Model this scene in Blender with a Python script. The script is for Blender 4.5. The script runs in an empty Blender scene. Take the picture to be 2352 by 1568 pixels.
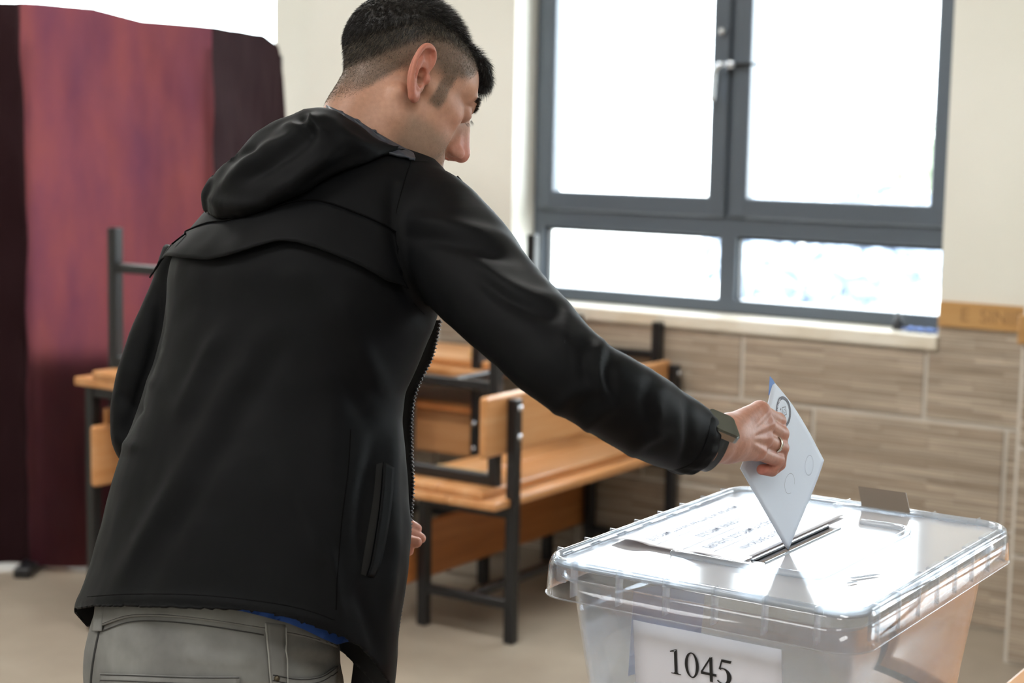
import bpy, bmesh, math, random
import numpy as np
from mathutils import Vector, Matrix, noise

random.seed(7)
rng = np.random.default_rng(7)
scene = bpy.context.scene
COL = scene.collection

# ------------------------------------------------------------------ camera
FPX, PITCH, ROLL, YAW, CAMH = 3800.0, 0.1206, -0.0194, 0.589, 1.56
_f = np.array([-math.sin(YAW) * math.cos(PITCH), math.cos(YAW) * math.cos(PITCH), -math.sin(PITCH)])
_r = np.array([math.cos(YAW), math.sin(YAW), 0.0])
_d = np.cross(_f, _r)
_c, _s = math.cos(ROLL), math.sin(ROLL)
VIEW = np.array([_c * _r + _s * _d, -_s * _r + _c * _d, _f])      # rows: right, down, forward
CAM = np.array([0.0, 0.0, CAMH])


def at(u, v, D):
    """a point seen at (u, v) of the 2352x1568 frame, D metres along the view axis"""
    return CAM + VIEW.T @ np.array([(u - 1176) / FPX * D, (v - 784) / FPX * D, D])


def proj(P):
    q = (np.asarray(P) - CAM) @ VIEW.T
    return 1176 + FPX * q[..., 0] / q[..., 2], 784 + FPX * q[..., 1] / q[..., 2], q[..., 2]


cam = bpy.data.cameras.new('camera')
cam.sensor_width = 36.0
cam.lens = FPX / 2352 * 36.0
cam.clip_end = 200
cam.dof.use_dof = True
cam.dof.focus_distance = 1.98
cam.dof.aperture_fstop = 5.0
cam_o = bpy.data.objects.new('camera', cam)
COL.objects.link(cam_o)
cam_o.matrix_world = Matrix(((VIEW[0][0], -VIEW[1][0], -VIEW[2][0], 0), (VIEW[0][1], -VIEW[1][1], -VIEW[2][1], 0),
                             (VIEW[0][2], -VIEW[1][2], -VIEW[2][2], CAMH), (0, 0, 0, 1)))
scene.camera = cam_o

# ------------------------------------------------------------------ world, exposure
world = bpy.data.worlds.new('overcast_sky')
scene.world = world
world.use_nodes = True
bg = world.node_tree.nodes['Background']
bg.inputs['Color'].default_value = (0.87, 0.94, 1.0, 1)
bg.inputs['Strength'].default_value = 8.5
vs = scene.view_settings
vs.view_transform = 'Standard'
vs.look = 'None'
vs.exposure = 0.8
vs.gamma = 1.0
vs.use_curve_mapping = False
scene.cycles.max_bounces = 8
scene.cycles.transparent_max_bounces = 24
scene.cycles.caustics_reflective = False
scene.cycles.caustics_refractive = False
scene.cycles.sample_clamp_indirect = 6.0

# ------------------------------------------------------------------ helpers


def srgb(r, g, b):
    return tuple((c / 255 / 12.92 if c / 255 <= 0.04045 else ((c / 255 + 0.055) / 1.055) ** 2.4) for c in (r, g, b)) + (1.0,)


MATS = {}


def mat(name, color, rough=0.5, metal=0.0, spec=0.5, **kw):
    m = bpy.data.materials.new(name)
    m.use_nodes = True
    b = m.node_tree.nodes['Principled BSDF']
    b.inputs['Base Color'].default_value = color
    b.inputs['Roughness'].default_value = rough
    b.inputs['Metallic'].default_value = metal
    b.inputs['Specular IOR Level'].default_value = spec
    for k, v in kw.items():
        b.inputs[k.replace('_', ' ')].default_value = v
    MATS[name] = m
    return m


def N(m, typ, **props):
    n = m.node_tree.nodes.new(typ)
    for k, v in props.items():
        setattr(n, k, v)
    return n


def L(m, a, b):
    m.node_tree.links.new(a, b)


def bsdf(m):
    return m.node_tree.nodes['Principled BSDF']


def coords(m, scale=(1, 1, 1), kind='Object'):
    tc = N(m, 'ShaderNodeTexCoord')
    mp = N(m, 'ShaderNodeMapping')
    mp.inputs['Scale'].default_value = scale
    L(m, tc.outputs[kind], mp.inputs['Vector'])
    return mp.outputs['Vector']


def ramp(m, fac, stops):
    r = N(m, 'ShaderNodeValToRGB')
    el = r.color_ramp.elements
    while len(el) < len(stops):
        el.new(0.5)
    for e, (p, c) in zip(el, stops):
        e.position = p
        e.color = c
    L(m, fac, r.inputs['Fac'])
    return r.outputs['Color']


def noise_tex(m, vec, scale, detail=4, rough=0.55):
    n = N(m, 'ShaderNodeTexNoise')
    n.inputs['Scale'].default_value = scale
    n.inputs['Detail'].default_value = detail
    n.inputs['Roughness'].default_value = rough
    L(m, vec, n.inputs['Vector'])
    return n.outputs['Fac']


def bump(m, height, strength=0.2, dist=0.002):
    b = N(m, 'ShaderNodeBump')
    b.inputs['Strength'].default_value = strength
    b.inputs['Distance'].default_value = dist
    L(m, height, b.inputs['Height'])
    L(m, b.outputs['Normal'], bsdf(m).inputs['Normal'])


def tag(o, label=None, cat=None, group=None, kind=None):
    if label:
        o['label'] = label
    if cat:
        o['category'] = cat
    if group:
        o['group'] = group
    if kind:
        o['kind'] = kind
    return o


def empty(name, loc=(0, 0, 0), rot=(0, 0, 0)):
    o = bpy.data.objects.new(name, None)
    COL.objects.link(o)
    o.location = loc
    o.rotation_euler = rot
    o.empty_display_size = 0.05
    return o


def link(name, me, material, parent=None, smooth=False):
    o = bpy.data.objects.new(name, me)
    COL.objects.link(o)
    if material is not None:
        me.materials.clear()
        for mm in (material if isinstance(material, (list, tuple)) else [material]):
            me.materials.append(mm)
    if smooth:
        me.polygons.foreach_set('use_smooth', [True] * len(me.polygons))
    if parent is not None:
        o.parent = parent
    return o


def from_bm(name, bm, material, parent=None, smooth=False):
    bmesh.ops.recalc_face_normals(bm, faces=bm.faces)
    me = bpy.data.meshes.new(name)
    bm.to_mesh(me)
    bm.free()
    return link(name, me, material, parent, smooth)


def from_py(name, verts, faces, material, parent=None, smooth=True):
    me = bpy.data.meshes.new(name)
    me.from_pydata([tuple(map(float, p)) for p in verts], [], [tuple(map(int, q)) for q in faces])
    me.update()
    return link(name, me, material, parent, smooth)


def add_box(bm, lo, hi, bev=0.0, seg=1, mtx=None):
    lo, hi = Vector(lo), Vector(hi)
    r = bmesh.ops.create_cube(bm, size=1.0)
    vsn = r['verts']
    for v in vsn:
        v.co = Vector(((v.co.x + 0.5) * (hi.x - lo.x) + lo.x, (v.co.y + 0.5) * (hi.y - lo.y) + lo.y, (v.co.z + 0.5) * (hi.z - lo.z) + lo.z))
    if bev > 0:
        es = list({e for v in vsn for e in v.link_edges})
        rb = bmesh.ops.bevel(bm, geom=es, offset=bev, segments=seg, affect='EDGES', profile=0.5)
        vsn = list({v for f in rb['faces'] for v in f.verts} | {v for v in vsn if v.is_valid})
    if mtx is not None:
        for v in vsn:
            if v.is_valid:
                v.co = mtx @ v.co
    return vsn


def box(name, lo, hi, material, parent=None, bev=0.0, seg=1):
    bm = bmesh.new()
    add_box(bm, lo, hi, bev, seg)
    return from_bm(name, bm, material, parent)


def tube_mesh(path, radii, n=12, caps=True, up=(0, 0, 1), squash=1.0):
    """closed tube along a polyline; returns verts, faces"""
    P = np.asarray(path, float)
    R = np.broadcast_to(np.asarray(radii, float), (len(P),))
    T = np.gradient(P, axis=0)
    T /= np.linalg.norm(T, axis=1)[:, None] + 1e-12
    u = np.asarray(up, float)
    V, F = [], []
    prev = None
    for i in range(len(P)):
        t = T[i]
        a = np.cross(u, t) if prev is None else prev - t * (prev @ t)
        if np.linalg.norm(a) < 1e-6:
            a = np.cross((1, 0, 0), t)
        a /= np.linalg.norm(a)
        prev = a
        b = np.cross(t, a)
        for k in range(n):
            an = 2 * math.pi * k / n
            V.append(P[i] + R[i] * (math.cos(an) * a + squash * math.sin(an) * b))
    for i in range(len(P) - 1):
        for k in range(n):
            k2 = (k + 1) % n
            F.append((i * n + k, i * n + k2, (i + 1) * n + k2, (i + 1) * n + k))
    if caps:
        F.append(tuple(range(n - 1, -1, -1)))
        F.append(tuple((len(P) - 1) * n + k for k in range(n)))
    return V, F


def smooth_path(pts, n=8):
    """Catmull-Rom through pts"""
    P = [np.asarray(p, float) for p in pts]
    P = [2 * P[0] - P[1]] + P + [2 * P[-1] - P[-2]]
    out = []
    for i in range(1, len(P) - 2):
        for k in range(n):
            t = k / n
            out.append(0.5 * ((2 * P[i]) + (-P[i - 1] + P[i + 1]) * t + (2 * P[i - 1] - 5 * P[i] + 4 * P[i + 1] - P[i + 2]) * t * t
                              + (-P[i - 1] + 3 * P[i] - 3 * P[i + 1] + P[i + 2]) * t ** 3))
    out.append(P[-2])
    return np.array(out)


def tube(name, path, radii, material, parent=None, n=12, **kw):
    V, F = tube_mesh(path, radii, n, **kw)
    return from_py(name, V, F, material, parent, True)


def copy_tree(o, parent=None):
    c = o.copy()
    COL.objects.link(c)
    c.parent = parent
    for ch in list(o.children):
        copy_tree(ch, c)
    return c


# ------------------------------------------------------------------ materials of the room
def wood(name, c1, c2, c3, rough=0.38, axis=1, scale=1.0):
    m = mat(name, c1, rough)
    s = [22.0, 22.0, 22.0]
    s[axis] = 1.6
    v = coords(m, tuple(x * scale for x in s))
    n1 = noise_tex(m, v, 1.0, 6, 0.6)
    col = ramp(m, n1, [(0.3, c1), (0.5, c2), (0.72, c3)])
    L(m, col, bsdf(m).inputs['Base Color'])
    bump(m, n1, 0.06)
    return m


plaster = mat('cream_plaster', srgb(226, 225, 217), 0.55)
_n = noise_tex(plaster, coords(plaster), 60)
bump(plaster, _n, 0.08, 0.001)
L(plaster, ramp(plaster, noise_tex(plaster, coords(plaster), 1.3, 3), [(0.3, srgb(223, 222, 213)), (0.7, srgb(230, 229, 222))]), bsdf(plaster).inputs['Base Color'])
ceil_white = mat('ceiling_white', srgb(240, 240, 236), 0.7)
grout = mat('pale_grout', srgb(206, 200, 191), 0.8)

tile_m = mat('banded_stone_tile', srgb(160, 140, 118), 0.45)
_tc = N(tile_m, 'ShaderNodeTexCoord')
_mp = N(tile_m, 'ShaderNodeMapping')
_mp.inputs['Scale'].default_value = (1.0, 1.0, 1.0)
L(tile_m, _tc.outputs['Object'], _mp.inputs['Vector'])
_sep = N(tile_m, 'ShaderNodeSeparateXYZ')
L(tile_m, _mp.outputs['Vector'], _sep.inputs['Vector'])
_cmb = N(tile_m, 'ShaderNodeCombineXYZ')
L(tile_m, _sep.outputs['X'], _cmb.inputs['X'])
L(tile_m, _sep.outputs['Z'], _cmb.inputs['Y'])
_oi = N(tile_m, 'ShaderNodeObjectInfo')
_mul = N(tile_m, 'ShaderNodeMath', operation='MULTIPLY')
_mul.inputs[1].default_value = 7.3
L(tile_m, _oi.outputs['Random'], _mul.inputs[0])
L(tile_m, _mul.outputs[0], _cmb.inputs['Z'])
_off = N(tile_m, 'ShaderNodeVectorMath', operation='ADD')
L(tile_m, _cmb.outputs['Vector'], _off.inputs[0])
_cm2 = N(tile_m, 'ShaderNodeCombineXYZ')
L(tile_m, _mul.outputs[0], _cm2.inputs['X'])
L(tile_m, _cm2.outputs['Vector'], _off.inputs[1])
_br = N(tile_m, 'ShaderNodeTexBrick')
_br.inputs['Color1'].default_value = srgb(182, 168, 152)
_br.inputs['Color2'].default_value = srgb(146, 130, 114)
_br.inputs['Mortar'].default_value = srgb(134, 118, 103)
_br.inputs['Scale'].default_value = 1.0
_br.inputs['Mortar Size'].default_value = 0.0009
_br.inputs['Brick Width'].default_value = 0.26
_br.inputs['Row Height'].default_value = 0.0115
_br.inputs['Bias'].default_value = -0.1
_br.offset = 0.37
_br.squash = 1.7
_br.squash_frequency = 3
L(tile_m, _off.outputs['Vector'], _br.inputs['Vector'])
_st = N(tile_m, 'ShaderNodeMapping')
_st.inputs['Scale'].default_value = (4, 1, 90)
L(tile_m, _tc.outputs['Object'], _st.inputs['Vector'])
_nz = noise_tex(tile_m, _st.outputs['Vector'], 1.0, 3)
_mx = N(tile_m, 'ShaderNodeMix', data_type='RGBA', blend_type='OVERLAY')
_mx.inputs['Factor'].default_value = 0.55
L(tile_m, _br.outputs['Color'], _mx.inputs['A'])
L(tile_m, ramp(tile_m, _nz, [(0.3, (0.3, 0.3, 0.3, 1)), (0.7, (0.7, 0.7, 0.7, 1))]), _mx.inputs['B'])
L(tile_m, _mx.outputs['Result'], bsdf(tile_m).inputs['Base Color'])
bump(tile_m, _br.outputs['Fac'], -0.3, 0.001)

floor_m = mat('beige_floor', srgb(152, 141, 127), 0.3)
_fc = coords(floor_m)
L(floor_m, ramp(floor_m, noise_tex(floor_m, _fc, 2.2, 6, 0.6), [(0.3, srgb(138, 126, 112)), (0.55, srgb(155, 144, 129)), (0.75, srgb(168, 158, 143))]), bsdf(floor_m).inputs['Base Color'])
frame_m = mat('anthracite_aluminium', srgb(84, 92, 102), 0.35, 0.1)
gasket_m = mat('black_gasket', srgb(30, 32, 36), 0.6)
chrome = mat('satin_steel', srgb(205, 208, 214), 0.22, 1.0)
sill_m = mat('pale_marble_sill', srgb(224, 217, 204), 0.28)
L(sill_m, ramp(sill_m, noise_tex(sill_m, coords(sill_m, (1, 3, 3)), 5, 6), [(0.35, srgb(214, 203, 184)), (0.6, srgb(230, 224, 212))]), bsdf(sill_m).inputs['Base Color'])
rail_m = wood('oak_rail', srgb(168, 124, 72), srgb(182, 138, 84), srgb(190, 150, 98), 0.45, axis=0)
pine = wood('varnished_pine', srgb(182, 124, 74), srgb(198, 142, 92), srgb(208, 160, 116), 0.28, axis=1)
pine_dark = wood('worn_pine', srgb(158, 96, 52), srgb(178, 112, 62), srgb(194, 130, 78), 0.35, axis=1)
pine_pale = wood('pale_pine', srgb(214, 176, 120), srgb(224, 190, 138), srgb(230, 202, 154), 0.4, axis=0)
table_m = wood('brown_table', srgb(168, 118, 84), srgb(182, 134, 98), srgb(192, 148, 112), 0.35, axis=1)
black_steel = mat('black_painted_steel', srgb(22, 23, 26), 0.35)


def thin_clear(name, tint, ior=1.46, rough=0.02, haze=0.0, haze_col=(0.9, 0.93, 1, 1), smudge=0.0):
    m = bpy.data.materials.new(name)
    m.use_nodes = True
    nt = m.node_tree
    nt.nodes.clear()
    out = nt.nodes.new('ShaderNodeOutputMaterial')
    tr = nt.nodes.new('ShaderNodeBsdfTransparent')
    tr.inputs['Color'].default_value = tint
    gl = nt.nodes.new('ShaderNodeBsdfGlossy')
    gl.inputs['Roughness'].default_value = rough
    gl.inputs['Color'].default_value = (1, 1, 1, 1)
    lw = nt.nodes.new('ShaderNodeLayerWeight')      # facing term, the same from both sides of the sheet
    lw.inputs['Blend'].default_value = 0.5
    pw = nt.nodes.new('ShaderNodeMath')
    pw.operation = 'POWER'
    pw.inputs[1].default_value = 5.0
    nt.links.new(lw.outputs['Facing'], pw.inputs[0])
    r0 = ((ior - 1) / (ior + 1)) ** 2
    fr = nt.nodes.new('ShaderNodeMath')
    fr.operation = 'MULTIPLY_ADD'
    fr.inputs[1].default_value = 1 - r0
    fr.inputs[2].default_value = r0
    nt.links.new(pw.outputs[0], fr.inputs[0])
    mx = nt.nodes.new('ShaderNodeMixShader')
    nt.links.new(fr.outputs[0], mx.inputs[0])
    last = tr.outputs[0]
    if haze > 0:
        df = nt.nodes.new('ShaderNodeBsdfDiffuse')
        df.inputs['Color'].default_value = haze_col
        tl = nt.nodes.new('ShaderNodeBsdfTranslucent')
        tl.inputs['Color'].default_value = haze_col
        hm = nt.nodes.new('ShaderNodeMixShader')
        hm.inputs[0].default_value = 0.5
        nt.links.new(df.outputs[0], hm.inputs[1])
        nt.links.new(tl.outputs[0], hm.inputs[2])
        m2 = nt.nodes.new('ShaderNodeMixShader')
        m2.inputs[0].default_value = haze
        if smudge > 0:
            tc = nt.nodes.new('ShaderNodeTexCoord')
            n = nt.nodes.new('ShaderNodeTexNoise')
            n.inputs['Scale'].default_value = 14
            n.inputs['Detail'].default_value = 5
            nt.links.new(tc.outputs['Object'], n.inputs['Vector'])
            mr = nt.nodes.new('ShaderNodeMapRange')
            mr.inputs['From Min'].default_value = 0.45
            mr.inputs['From Max'].default_value = 0.75
            mr.inputs['To Min'].default_value = haze
            mr.inputs['To Max'].default_value = haze + smudge
            nt.links.new(n.outputs['Fac'], mr.inputs['Value'])
            nt.links.new(mr.outputs['Result'], m2.inputs[0])
        nt.links.new(last, m2.inputs[1])
        nt.links.new(hm.outputs[0], m2.inputs[2])
        last = m2.outputs[0]
    nt.links.new(last, mx.inputs[1])
    nt.links.new(gl.outputs[0], mx.inputs[2])
    nt.links.new(mx.outputs[0], out.inputs['Surface'])
    MATS[name] = m
    return m


pane_m = thin_clear('window_glass', (0.97, 0.985, 0.98, 1))
plastic = thin_clear('clear_plastic', (0.935, 0.955, 0.985, 1), 1.5, 0.03, 0.075, (0.84, 0.90, 1, 1), smudge=0.16)
plastic_lid = thin_clear('clear_lid_plastic', (0.93, 0.94, 0.95, 1), 1.52, 0.09, 0.74, (0.94, 0.96, 1, 1))
plastic_rim = thin_clear('clear_rim_plastic', (0.93, 0.94, 0.95, 1), 1.6, 0.05, 0.05)

# ------------------------------------------------------------------ room shell
WY = 5.27            # inner face of the window wall
XL, XR, YB, ZC = -7.6, 3.6, -3.4, 3.1
W1 = (-3.532, -1.838, 0.952, 2.62)
W0 = (-7.5, -4.556, 0.952, 2.62)


W2 = (0.25, 2.0, 0.952, 2.62)


def S(o):
    o['kind'] = 'structure'
    return o


S(box('floor', (XL, YB, -0.1), (XR, WY + 0.3, 0.0), floor_m))
S(box('ceiling', (XL, YB, ZC), (XR, WY + 0.3, ZC + 0.1), ceil_white))
bm = bmesh.new()
add_box(bm, (XL, WY, 0), (XR, WY + 0.3, 0.905))
xs = [XL, W0[0], W0[1], W1[0], W1[1], W2[0], W2[1], XR]
for i in range(0, len(xs), 2):
    add_box(bm, (xs[i], WY, 0.905), (xs[i + 1], WY + 0.3, 2.62))
add_box(bm, (XL, WY, 2.62), (XR, WY + 0.3, ZC))
wall_front = S(from_bm('wall_front', bm, plaster))
S(box('wall_left', (XL - 0.2, YB, 0), (XL, WY + 0.3, ZC), plaster))
S(box('wall_right', (XR, YB, 0), (XR + 0.2, WY + 0.3, ZC), plaster))
S(box('wall_back', (XL, YB - 0.2, 0), (XR, YB, ZC), plaster))
# column projecting from the wall on the right
CX0, CX1, CY = -1.468, -0.80, 4.957
wall_col = S(box('wall_column', (CX0, CY, 0), (CX1, WY, ZC), plaster))

# stone tiles of the dado, each its own piece over a pale grout bed
GW = 0.0068
S(box('wall_dado_bed', (XL, WY - 0.004, 0), (CX0, WY, 0.905), grout))
S(box('wall_column_bed', (CX0, CY - 0.004, 0), (CX1, CY, 0.985), grout))
S(box('wall_dado_side_bed', (W1[1], WY - 0.004, 0.905), (CX0, WY, 0.985), grout))
dado = bpy.data.objects['wall_front']


def tile(x0, x1, z0, z1, y, parent):
    bm = bmesh.new()
    add_box(bm, (x0 + GW, y - 0.011, z0 + GW), (x1 - GW, y - 0.003, z1 - GW), 0.0015)
    o = from_bm('tile', bm, tile_m, parent)
    return o


TW, TH = 0.6665, 0.335
for row in range(3):
    off = -1.8705 if row % 2 == 0 else -1.594
    ztop = 1.006 - row * TH
    zb = max(0.0, ztop - TH)
    x = off + 2 * TW
    while x > XL + 0.5:
        x1, x0 = min(x, CX0), x - TW
        x -= TW
        if x1 - x0 < 0.02 or x0 > CX0:
            continue
        zt = ztop
        if row == 0:
            # cut the top row round the sill
            xe = W1[1] + 0.006
            if x1 <= xe + 0.001:
                tile(x0, x1, zb, 0.903, WY, dado)
            else:
                bm = bmesh.new()
                add_box(bm, (x0 + GW, WY - 0.011, zb + GW), (x1 - GW, WY - 0.003, 0.903 if x0 < xe else 0.985), 0.0015)
                if x0 < xe:
                    add_box(bm, (xe, WY - 0.011, 0.900), (x1 - GW, WY - 0.003, 0.985), 0.0)
                from_bm('tile', bm, tile_m, dado)
        else:
            tile(x0, x1, zb, zt, WY, dado)
for row in range(3):
    tile(CX0 + 0.004, CX1, max(0, 1.006 - (row + 1) * TH), min(0.985, 1.006 - row * TH), CY, wall_col)
S(box('trim_1', (W1[1] + 0.004, WY - 0.022, 0.985), (CX0, WY, 1.068), rail_m, bev=0.003))
S(box('trim_2', (CX0 - 0.01, CY - 0.022, 0.985), (CX1, CY, 1.072), rail_m, bev=0.003))
# worn dark lettering rubbed off the rail
ink_m = mat('rubbed_ink', srgb(148, 108, 66), 0.6)
FY = WY + 0.15       # window frame plane


def text_mesh(name, body, size, material, parent, mtx, extrude=0.0, align='CENTER', spacing=1.0):
    cu = bpy.data.curves.new(name, 'FONT')
    cu.body = body
    cu.size = size
    cu.align_x = align
    cu.align_y = 'CENTER'
    cu.extrude = extrude
    cu.offset = size * 0.006
    cu.space_character = spacing
    o = bpy.data.objects.new(name + '_curve', cu)
    COL.objects.link(o)
    dg = bpy.context.evaluated_depsgraph_get()
    me = bpy.data.meshes.new_from_object(o.evaluated_get(dg))
    bpy.data.objects.remove(o)
    bpy.data.curves.remove(cu)
    me.name = name
    ob = link(name, me, material, parent)
    ob.matrix_world = mtx
    return ob


text_mesh('rail_lettering', 'E  SINIF', 0.062, ink_m, bpy.data.objects['trim_1'],
          Matrix.Translation((-1.66, WY - 0.0225, 1.027)) @ Matrix.Rotation(math.pi / 2, 4, 'X'))


def profile_frame(bm, x0, x1, z0, z1, w, y0, y1, bev=0.004):
    add_box(bm, (x0, y0, z0), (x0 + w, y1, z1), bev)
    add_box(bm, (x1 - w, y0, z0), (x1, y1, z1), bev)
    add_box(bm, (x0 + w * 0.5, y0 + 0.001, z0), (x1 - w * 0.5, y1 - 0.001, z0 + w), bev)
    add_box(bm, (x0 + w * 0.5, y0 + 0.001, z1 - w), (x1 - w * 0.5, y1 - 0.001, z1), bev)


def window(name, W, mull, detailed=True):
    x0, x1, z0, z1 = W
    root = S(empty(name, ((x0 + x1) / 2, FY, z0)))
    inv = Matrix.Translation(-Vector(root.location))
    zt0, zt1 = 1.232, 1.368

    def put(o):
        o.data.transform(inv)
        return o
    bm = bmesh.new()
    profile_frame(bm, x0, x1, z0, z1, 0.05, FY, FY + 0.07)
    add_box(bm, (x0 + 0.03, FY + 0.001, zt0), (x1 - 0.03, FY + 0.069, zt0 + 0.068), 0.004)
    add_box(bm, (mull - 0.034, FY + 0.002, z0 + 0.02), (mull + 0.034, FY + 0.068, z1 - 0.02), 0.004)
    put(from_bm('frame', bm, frame_m, root))
    for a, b in ((x0 + 0.05, mull - 0.03), (mull + 0.03, x1 - 0.05)):
        # lower fixed light
        bm = bmesh.new()
        profile_frame(bm, a - 0.005, b + 0.005, z0 + 0.012, zt0 + 0.004, 0.016, FY + 0.018, FY + 0.052, 0.003)
        put(from_bm('glazing_bead', bm, gasket_m, root))
        put(box('pane', (a, FY + 0.032, z0 + 0.02), (b, FY + 0.038, zt0), pane_m, root))
        # upper sash
        s = put(from_bm('sash', (lambda bm_: (profile_frame(bm_, a - 0.022, b + 0.022, zt1 - 0.066, z1 - 0.03, 0.07, FY - 0.022, FY + 0.045, 0.006), bm_)[1])(bmesh.new()), frame_m, root))
        put(box('pane', (a + 0.02, FY + 0.01, zt1 - 0.01), (b - 0.02, FY + 0.016, z1 - 0.07), pane_m, s))
    if detailed:
        hx = mull - 0.01
        h = bpy.data.objects.new('handle', bpy.data.meshes.new('handle'))
        V, F = tube_mesh(smooth_path([(hx, FY - 0.022, 1.845), (hx, FY - 0.05, 1.845), (hx - 0.012, FY - 0.066, 1.842), (hx - 0.03, FY - 0.066, 1.82), (hx - 0.034, FY - 0.064, 1.78), (hx - 0.036, FY - 0.064, 1.715)], 6), 0.011)
        h.data.from_pydata([tuple(p) for p in V], [], F)
        COL.objects.link(h)
        h.data.materials.append(chrome)
        h.data.polygons.foreach_set('use_smooth', [True] * len(h.data.polygons))
        h.parent = root
        put(h)
        put(tube('handle', [(hx + 0.02, FY - 0.02, 1.845), (hx + 0.02, FY - 0.052, 1.845), (hx + 0.02, FY - 0.056, 1.845)], [0.016, 0.016, 0.008], chrome, root))
        put(tube('handle', [(hx + 0.03, FY - 0.046, 1.844), (hx + 0.09, FY - 0.046, 1.844), (hx + 0.145, FY - 0.046, 1.844)], [0.007, 0.006, 0.004], black_steel, root))
        put(tube('hinge', [(hx - 0.02, FY - 0.02, 1.962), (hx - 0.02, FY - 0.05, 1.962)], [0.013, 0.012], chrome, root))
    return root


window('window_1', W1, -2.69)
window('window_2', W0, -7.36, False)
window('window_added', W2, 1.12, False)  # unseen window, added for cool light from the right on hand and envelope
# plaster return beside the left window
S(box('wall_return', (-4.86, FY - 0.02, 0.905), (W0[1], WY + 0.295, 2.62), plaster))


def sill(n, W):
    return S(box(n, (W[0] - (0.0 if n != 'trim_3' else 0.0), WY - 0.026, 0.905), (W[1] + 0.004, FY + 0.02, 0.952), sill_m, bev=0.004))


for i, w in enumerate((W1, W0, W2)):
    sill('trim_%d' % (3 + i), w)

# small things on the sill
b = bmesh.new()
prof = [(0.0, 0.0), (0.017, 0.0), (0.0185, 0.012), (0.017, 0.026), (0.011, 0.042), (0.005, 0.056), (0.0035, 0.066), (0.0, 0.069)]
V, F = [], []
for r, z in prof:
    for k in range(16):
        a = k * math.pi / 8
        V.append((r * math.cos(a), r * math.sin(a), z))
for i in range(len(prof) - 1):
    for k in range(16):
        F.append((i * 16 + k, i * 16 + (k + 1) % 16, (i + 1) * 16 + (k + 1) % 16, (i + 1) * 16 + k))
b.free()
o = from_py('glue_bottle', V, F, mat('dark_plastic', srgb(40, 42, 48), 0.4))
o.location = (-2.005, 5.345, 0.952)
tag(o, 'small dark teardrop shaped bottle standing at the right end of the window sill', 'bottle')
V, F = [], []
for i in range(13):
    for j in range(9):
        V.append((i * 0.0095, j * 0.008, 0.004 + 0.006 * abs(math.sin(i * 0.9 + j * 0.5)) + 0.003 * math.sin(j * 1.7)))
for i in range(12):
    for j in range(8):
        F.append((i * 9 + j, (i + 1) * 9 + j, (i + 1) * 9 + j + 1, i * 9 + j + 1))
o = from_py('folded_cloth', V, F, mat('blue_cloth', srgb(86, 112, 172), 0.8))
o.modifiers.new('thick', 'SOLIDIFY').thickness = 0.003
o.location = (-1.975, 5.30, 0.953)
tag(o, 'small crumpled blue cloth on the window sill beside the dark bottle', 'cloth')

# ------------------------------------------------------------------ outside the windows
ground_m = mat('pale_yard', srgb(206, 204, 198), 0.9)
S(box('ground', (-60, WY + 0.4, -0.7), (40, 70, -0.6), ground_m))
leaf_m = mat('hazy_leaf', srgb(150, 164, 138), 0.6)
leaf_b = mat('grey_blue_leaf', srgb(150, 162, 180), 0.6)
bark_m = mat('bark', srgb(90, 78, 66), 0.9)


def shrub(loc, r, h, m, label, n=700, trunk=0.4):
    root = empty('shrub', loc)
    V, F = [], []
    g = np.random.default_rng(int(abs(loc[0] * 97 + loc[1] * 13)))
    for i in range(n):
        d = g.normal(size=3)
        d /= np.linalg.norm(d)
        p = d * (r, r, h) * g.uniform(0.6, 1.0) + (0, 0, trunk + h)
        a = g.normal(size=3)
        a /= np.linalg.norm(a)
        b_ = np.cross(a, g.normal(size=3))
        b_ /= np.linalg.norm(b_)
        s = g.uniform(0.10, 0.2) * max(r, 0.6)
        k = len(V)
        V += [p - a * s, p + b_ * s * 0.4, p + a * s, p - b_ * s * 0.4]
        F.append((k, k + 1, k + 2, k + 3))
    o = from_py('foliage', V, F, m, root, False)
    o['kind'] = 'stuff'
    tube('trunk', [(0, 0, 0), (0.03, 0, trunk), (0, 0.05, trunk + h)], [0.08, 0.06, 0.03], bark_m, root)
    tag(root, label, 'shrub')
    return root


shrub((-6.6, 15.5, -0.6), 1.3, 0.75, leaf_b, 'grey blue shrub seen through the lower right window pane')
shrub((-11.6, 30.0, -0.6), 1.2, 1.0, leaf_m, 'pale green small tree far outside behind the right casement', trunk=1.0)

# ------------------------------------------------------------------ ceiling lamps added for fill light, out of view above the frame
diff_m = bpy.data.materials.new('lamp_diffuser')
diff_m.use_nodes = True
_b = diff_m.node_tree.nodes['Principled BSDF']
_b.inputs['Base Color'].default_value = (0.9, 0.9, 0.9, 1)
_b.inputs['Emission Color'].default_value = (1, 0.985, 0.96, 1)
_b.inputs['Emission Strength'].default_value = 15.5
diff_dim = diff_m.copy()
diff_dim.name = 'lamp_diffuser_dim'
diff_dim.node_tree.nodes['Principled BSDF'].inputs['Emission Strength'].default_value = 8.0
diff_off = mat('lamp_diffuser_unlit', srgb(228, 228, 226), 0.5)
lamp_frame_m = mat('lamp_frame_white', srgb(235, 235, 235), 0.4)
LAMPS = [(-5.4, 0.2), (-2.4, 0.2), (0.6, 0.2), (-5.4, 3.2), (-2.4, 3.2), (0.6, 3.2), (-2.4, -2.3), (0.9, -2.3)]
LAMP_NAMES = ['left of the room', 'over the man', 'right of the camera', 'by the booth', 'by the main window', 'beyond the column', 'behind the camera on the left', 'behind the camera on the right']
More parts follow.
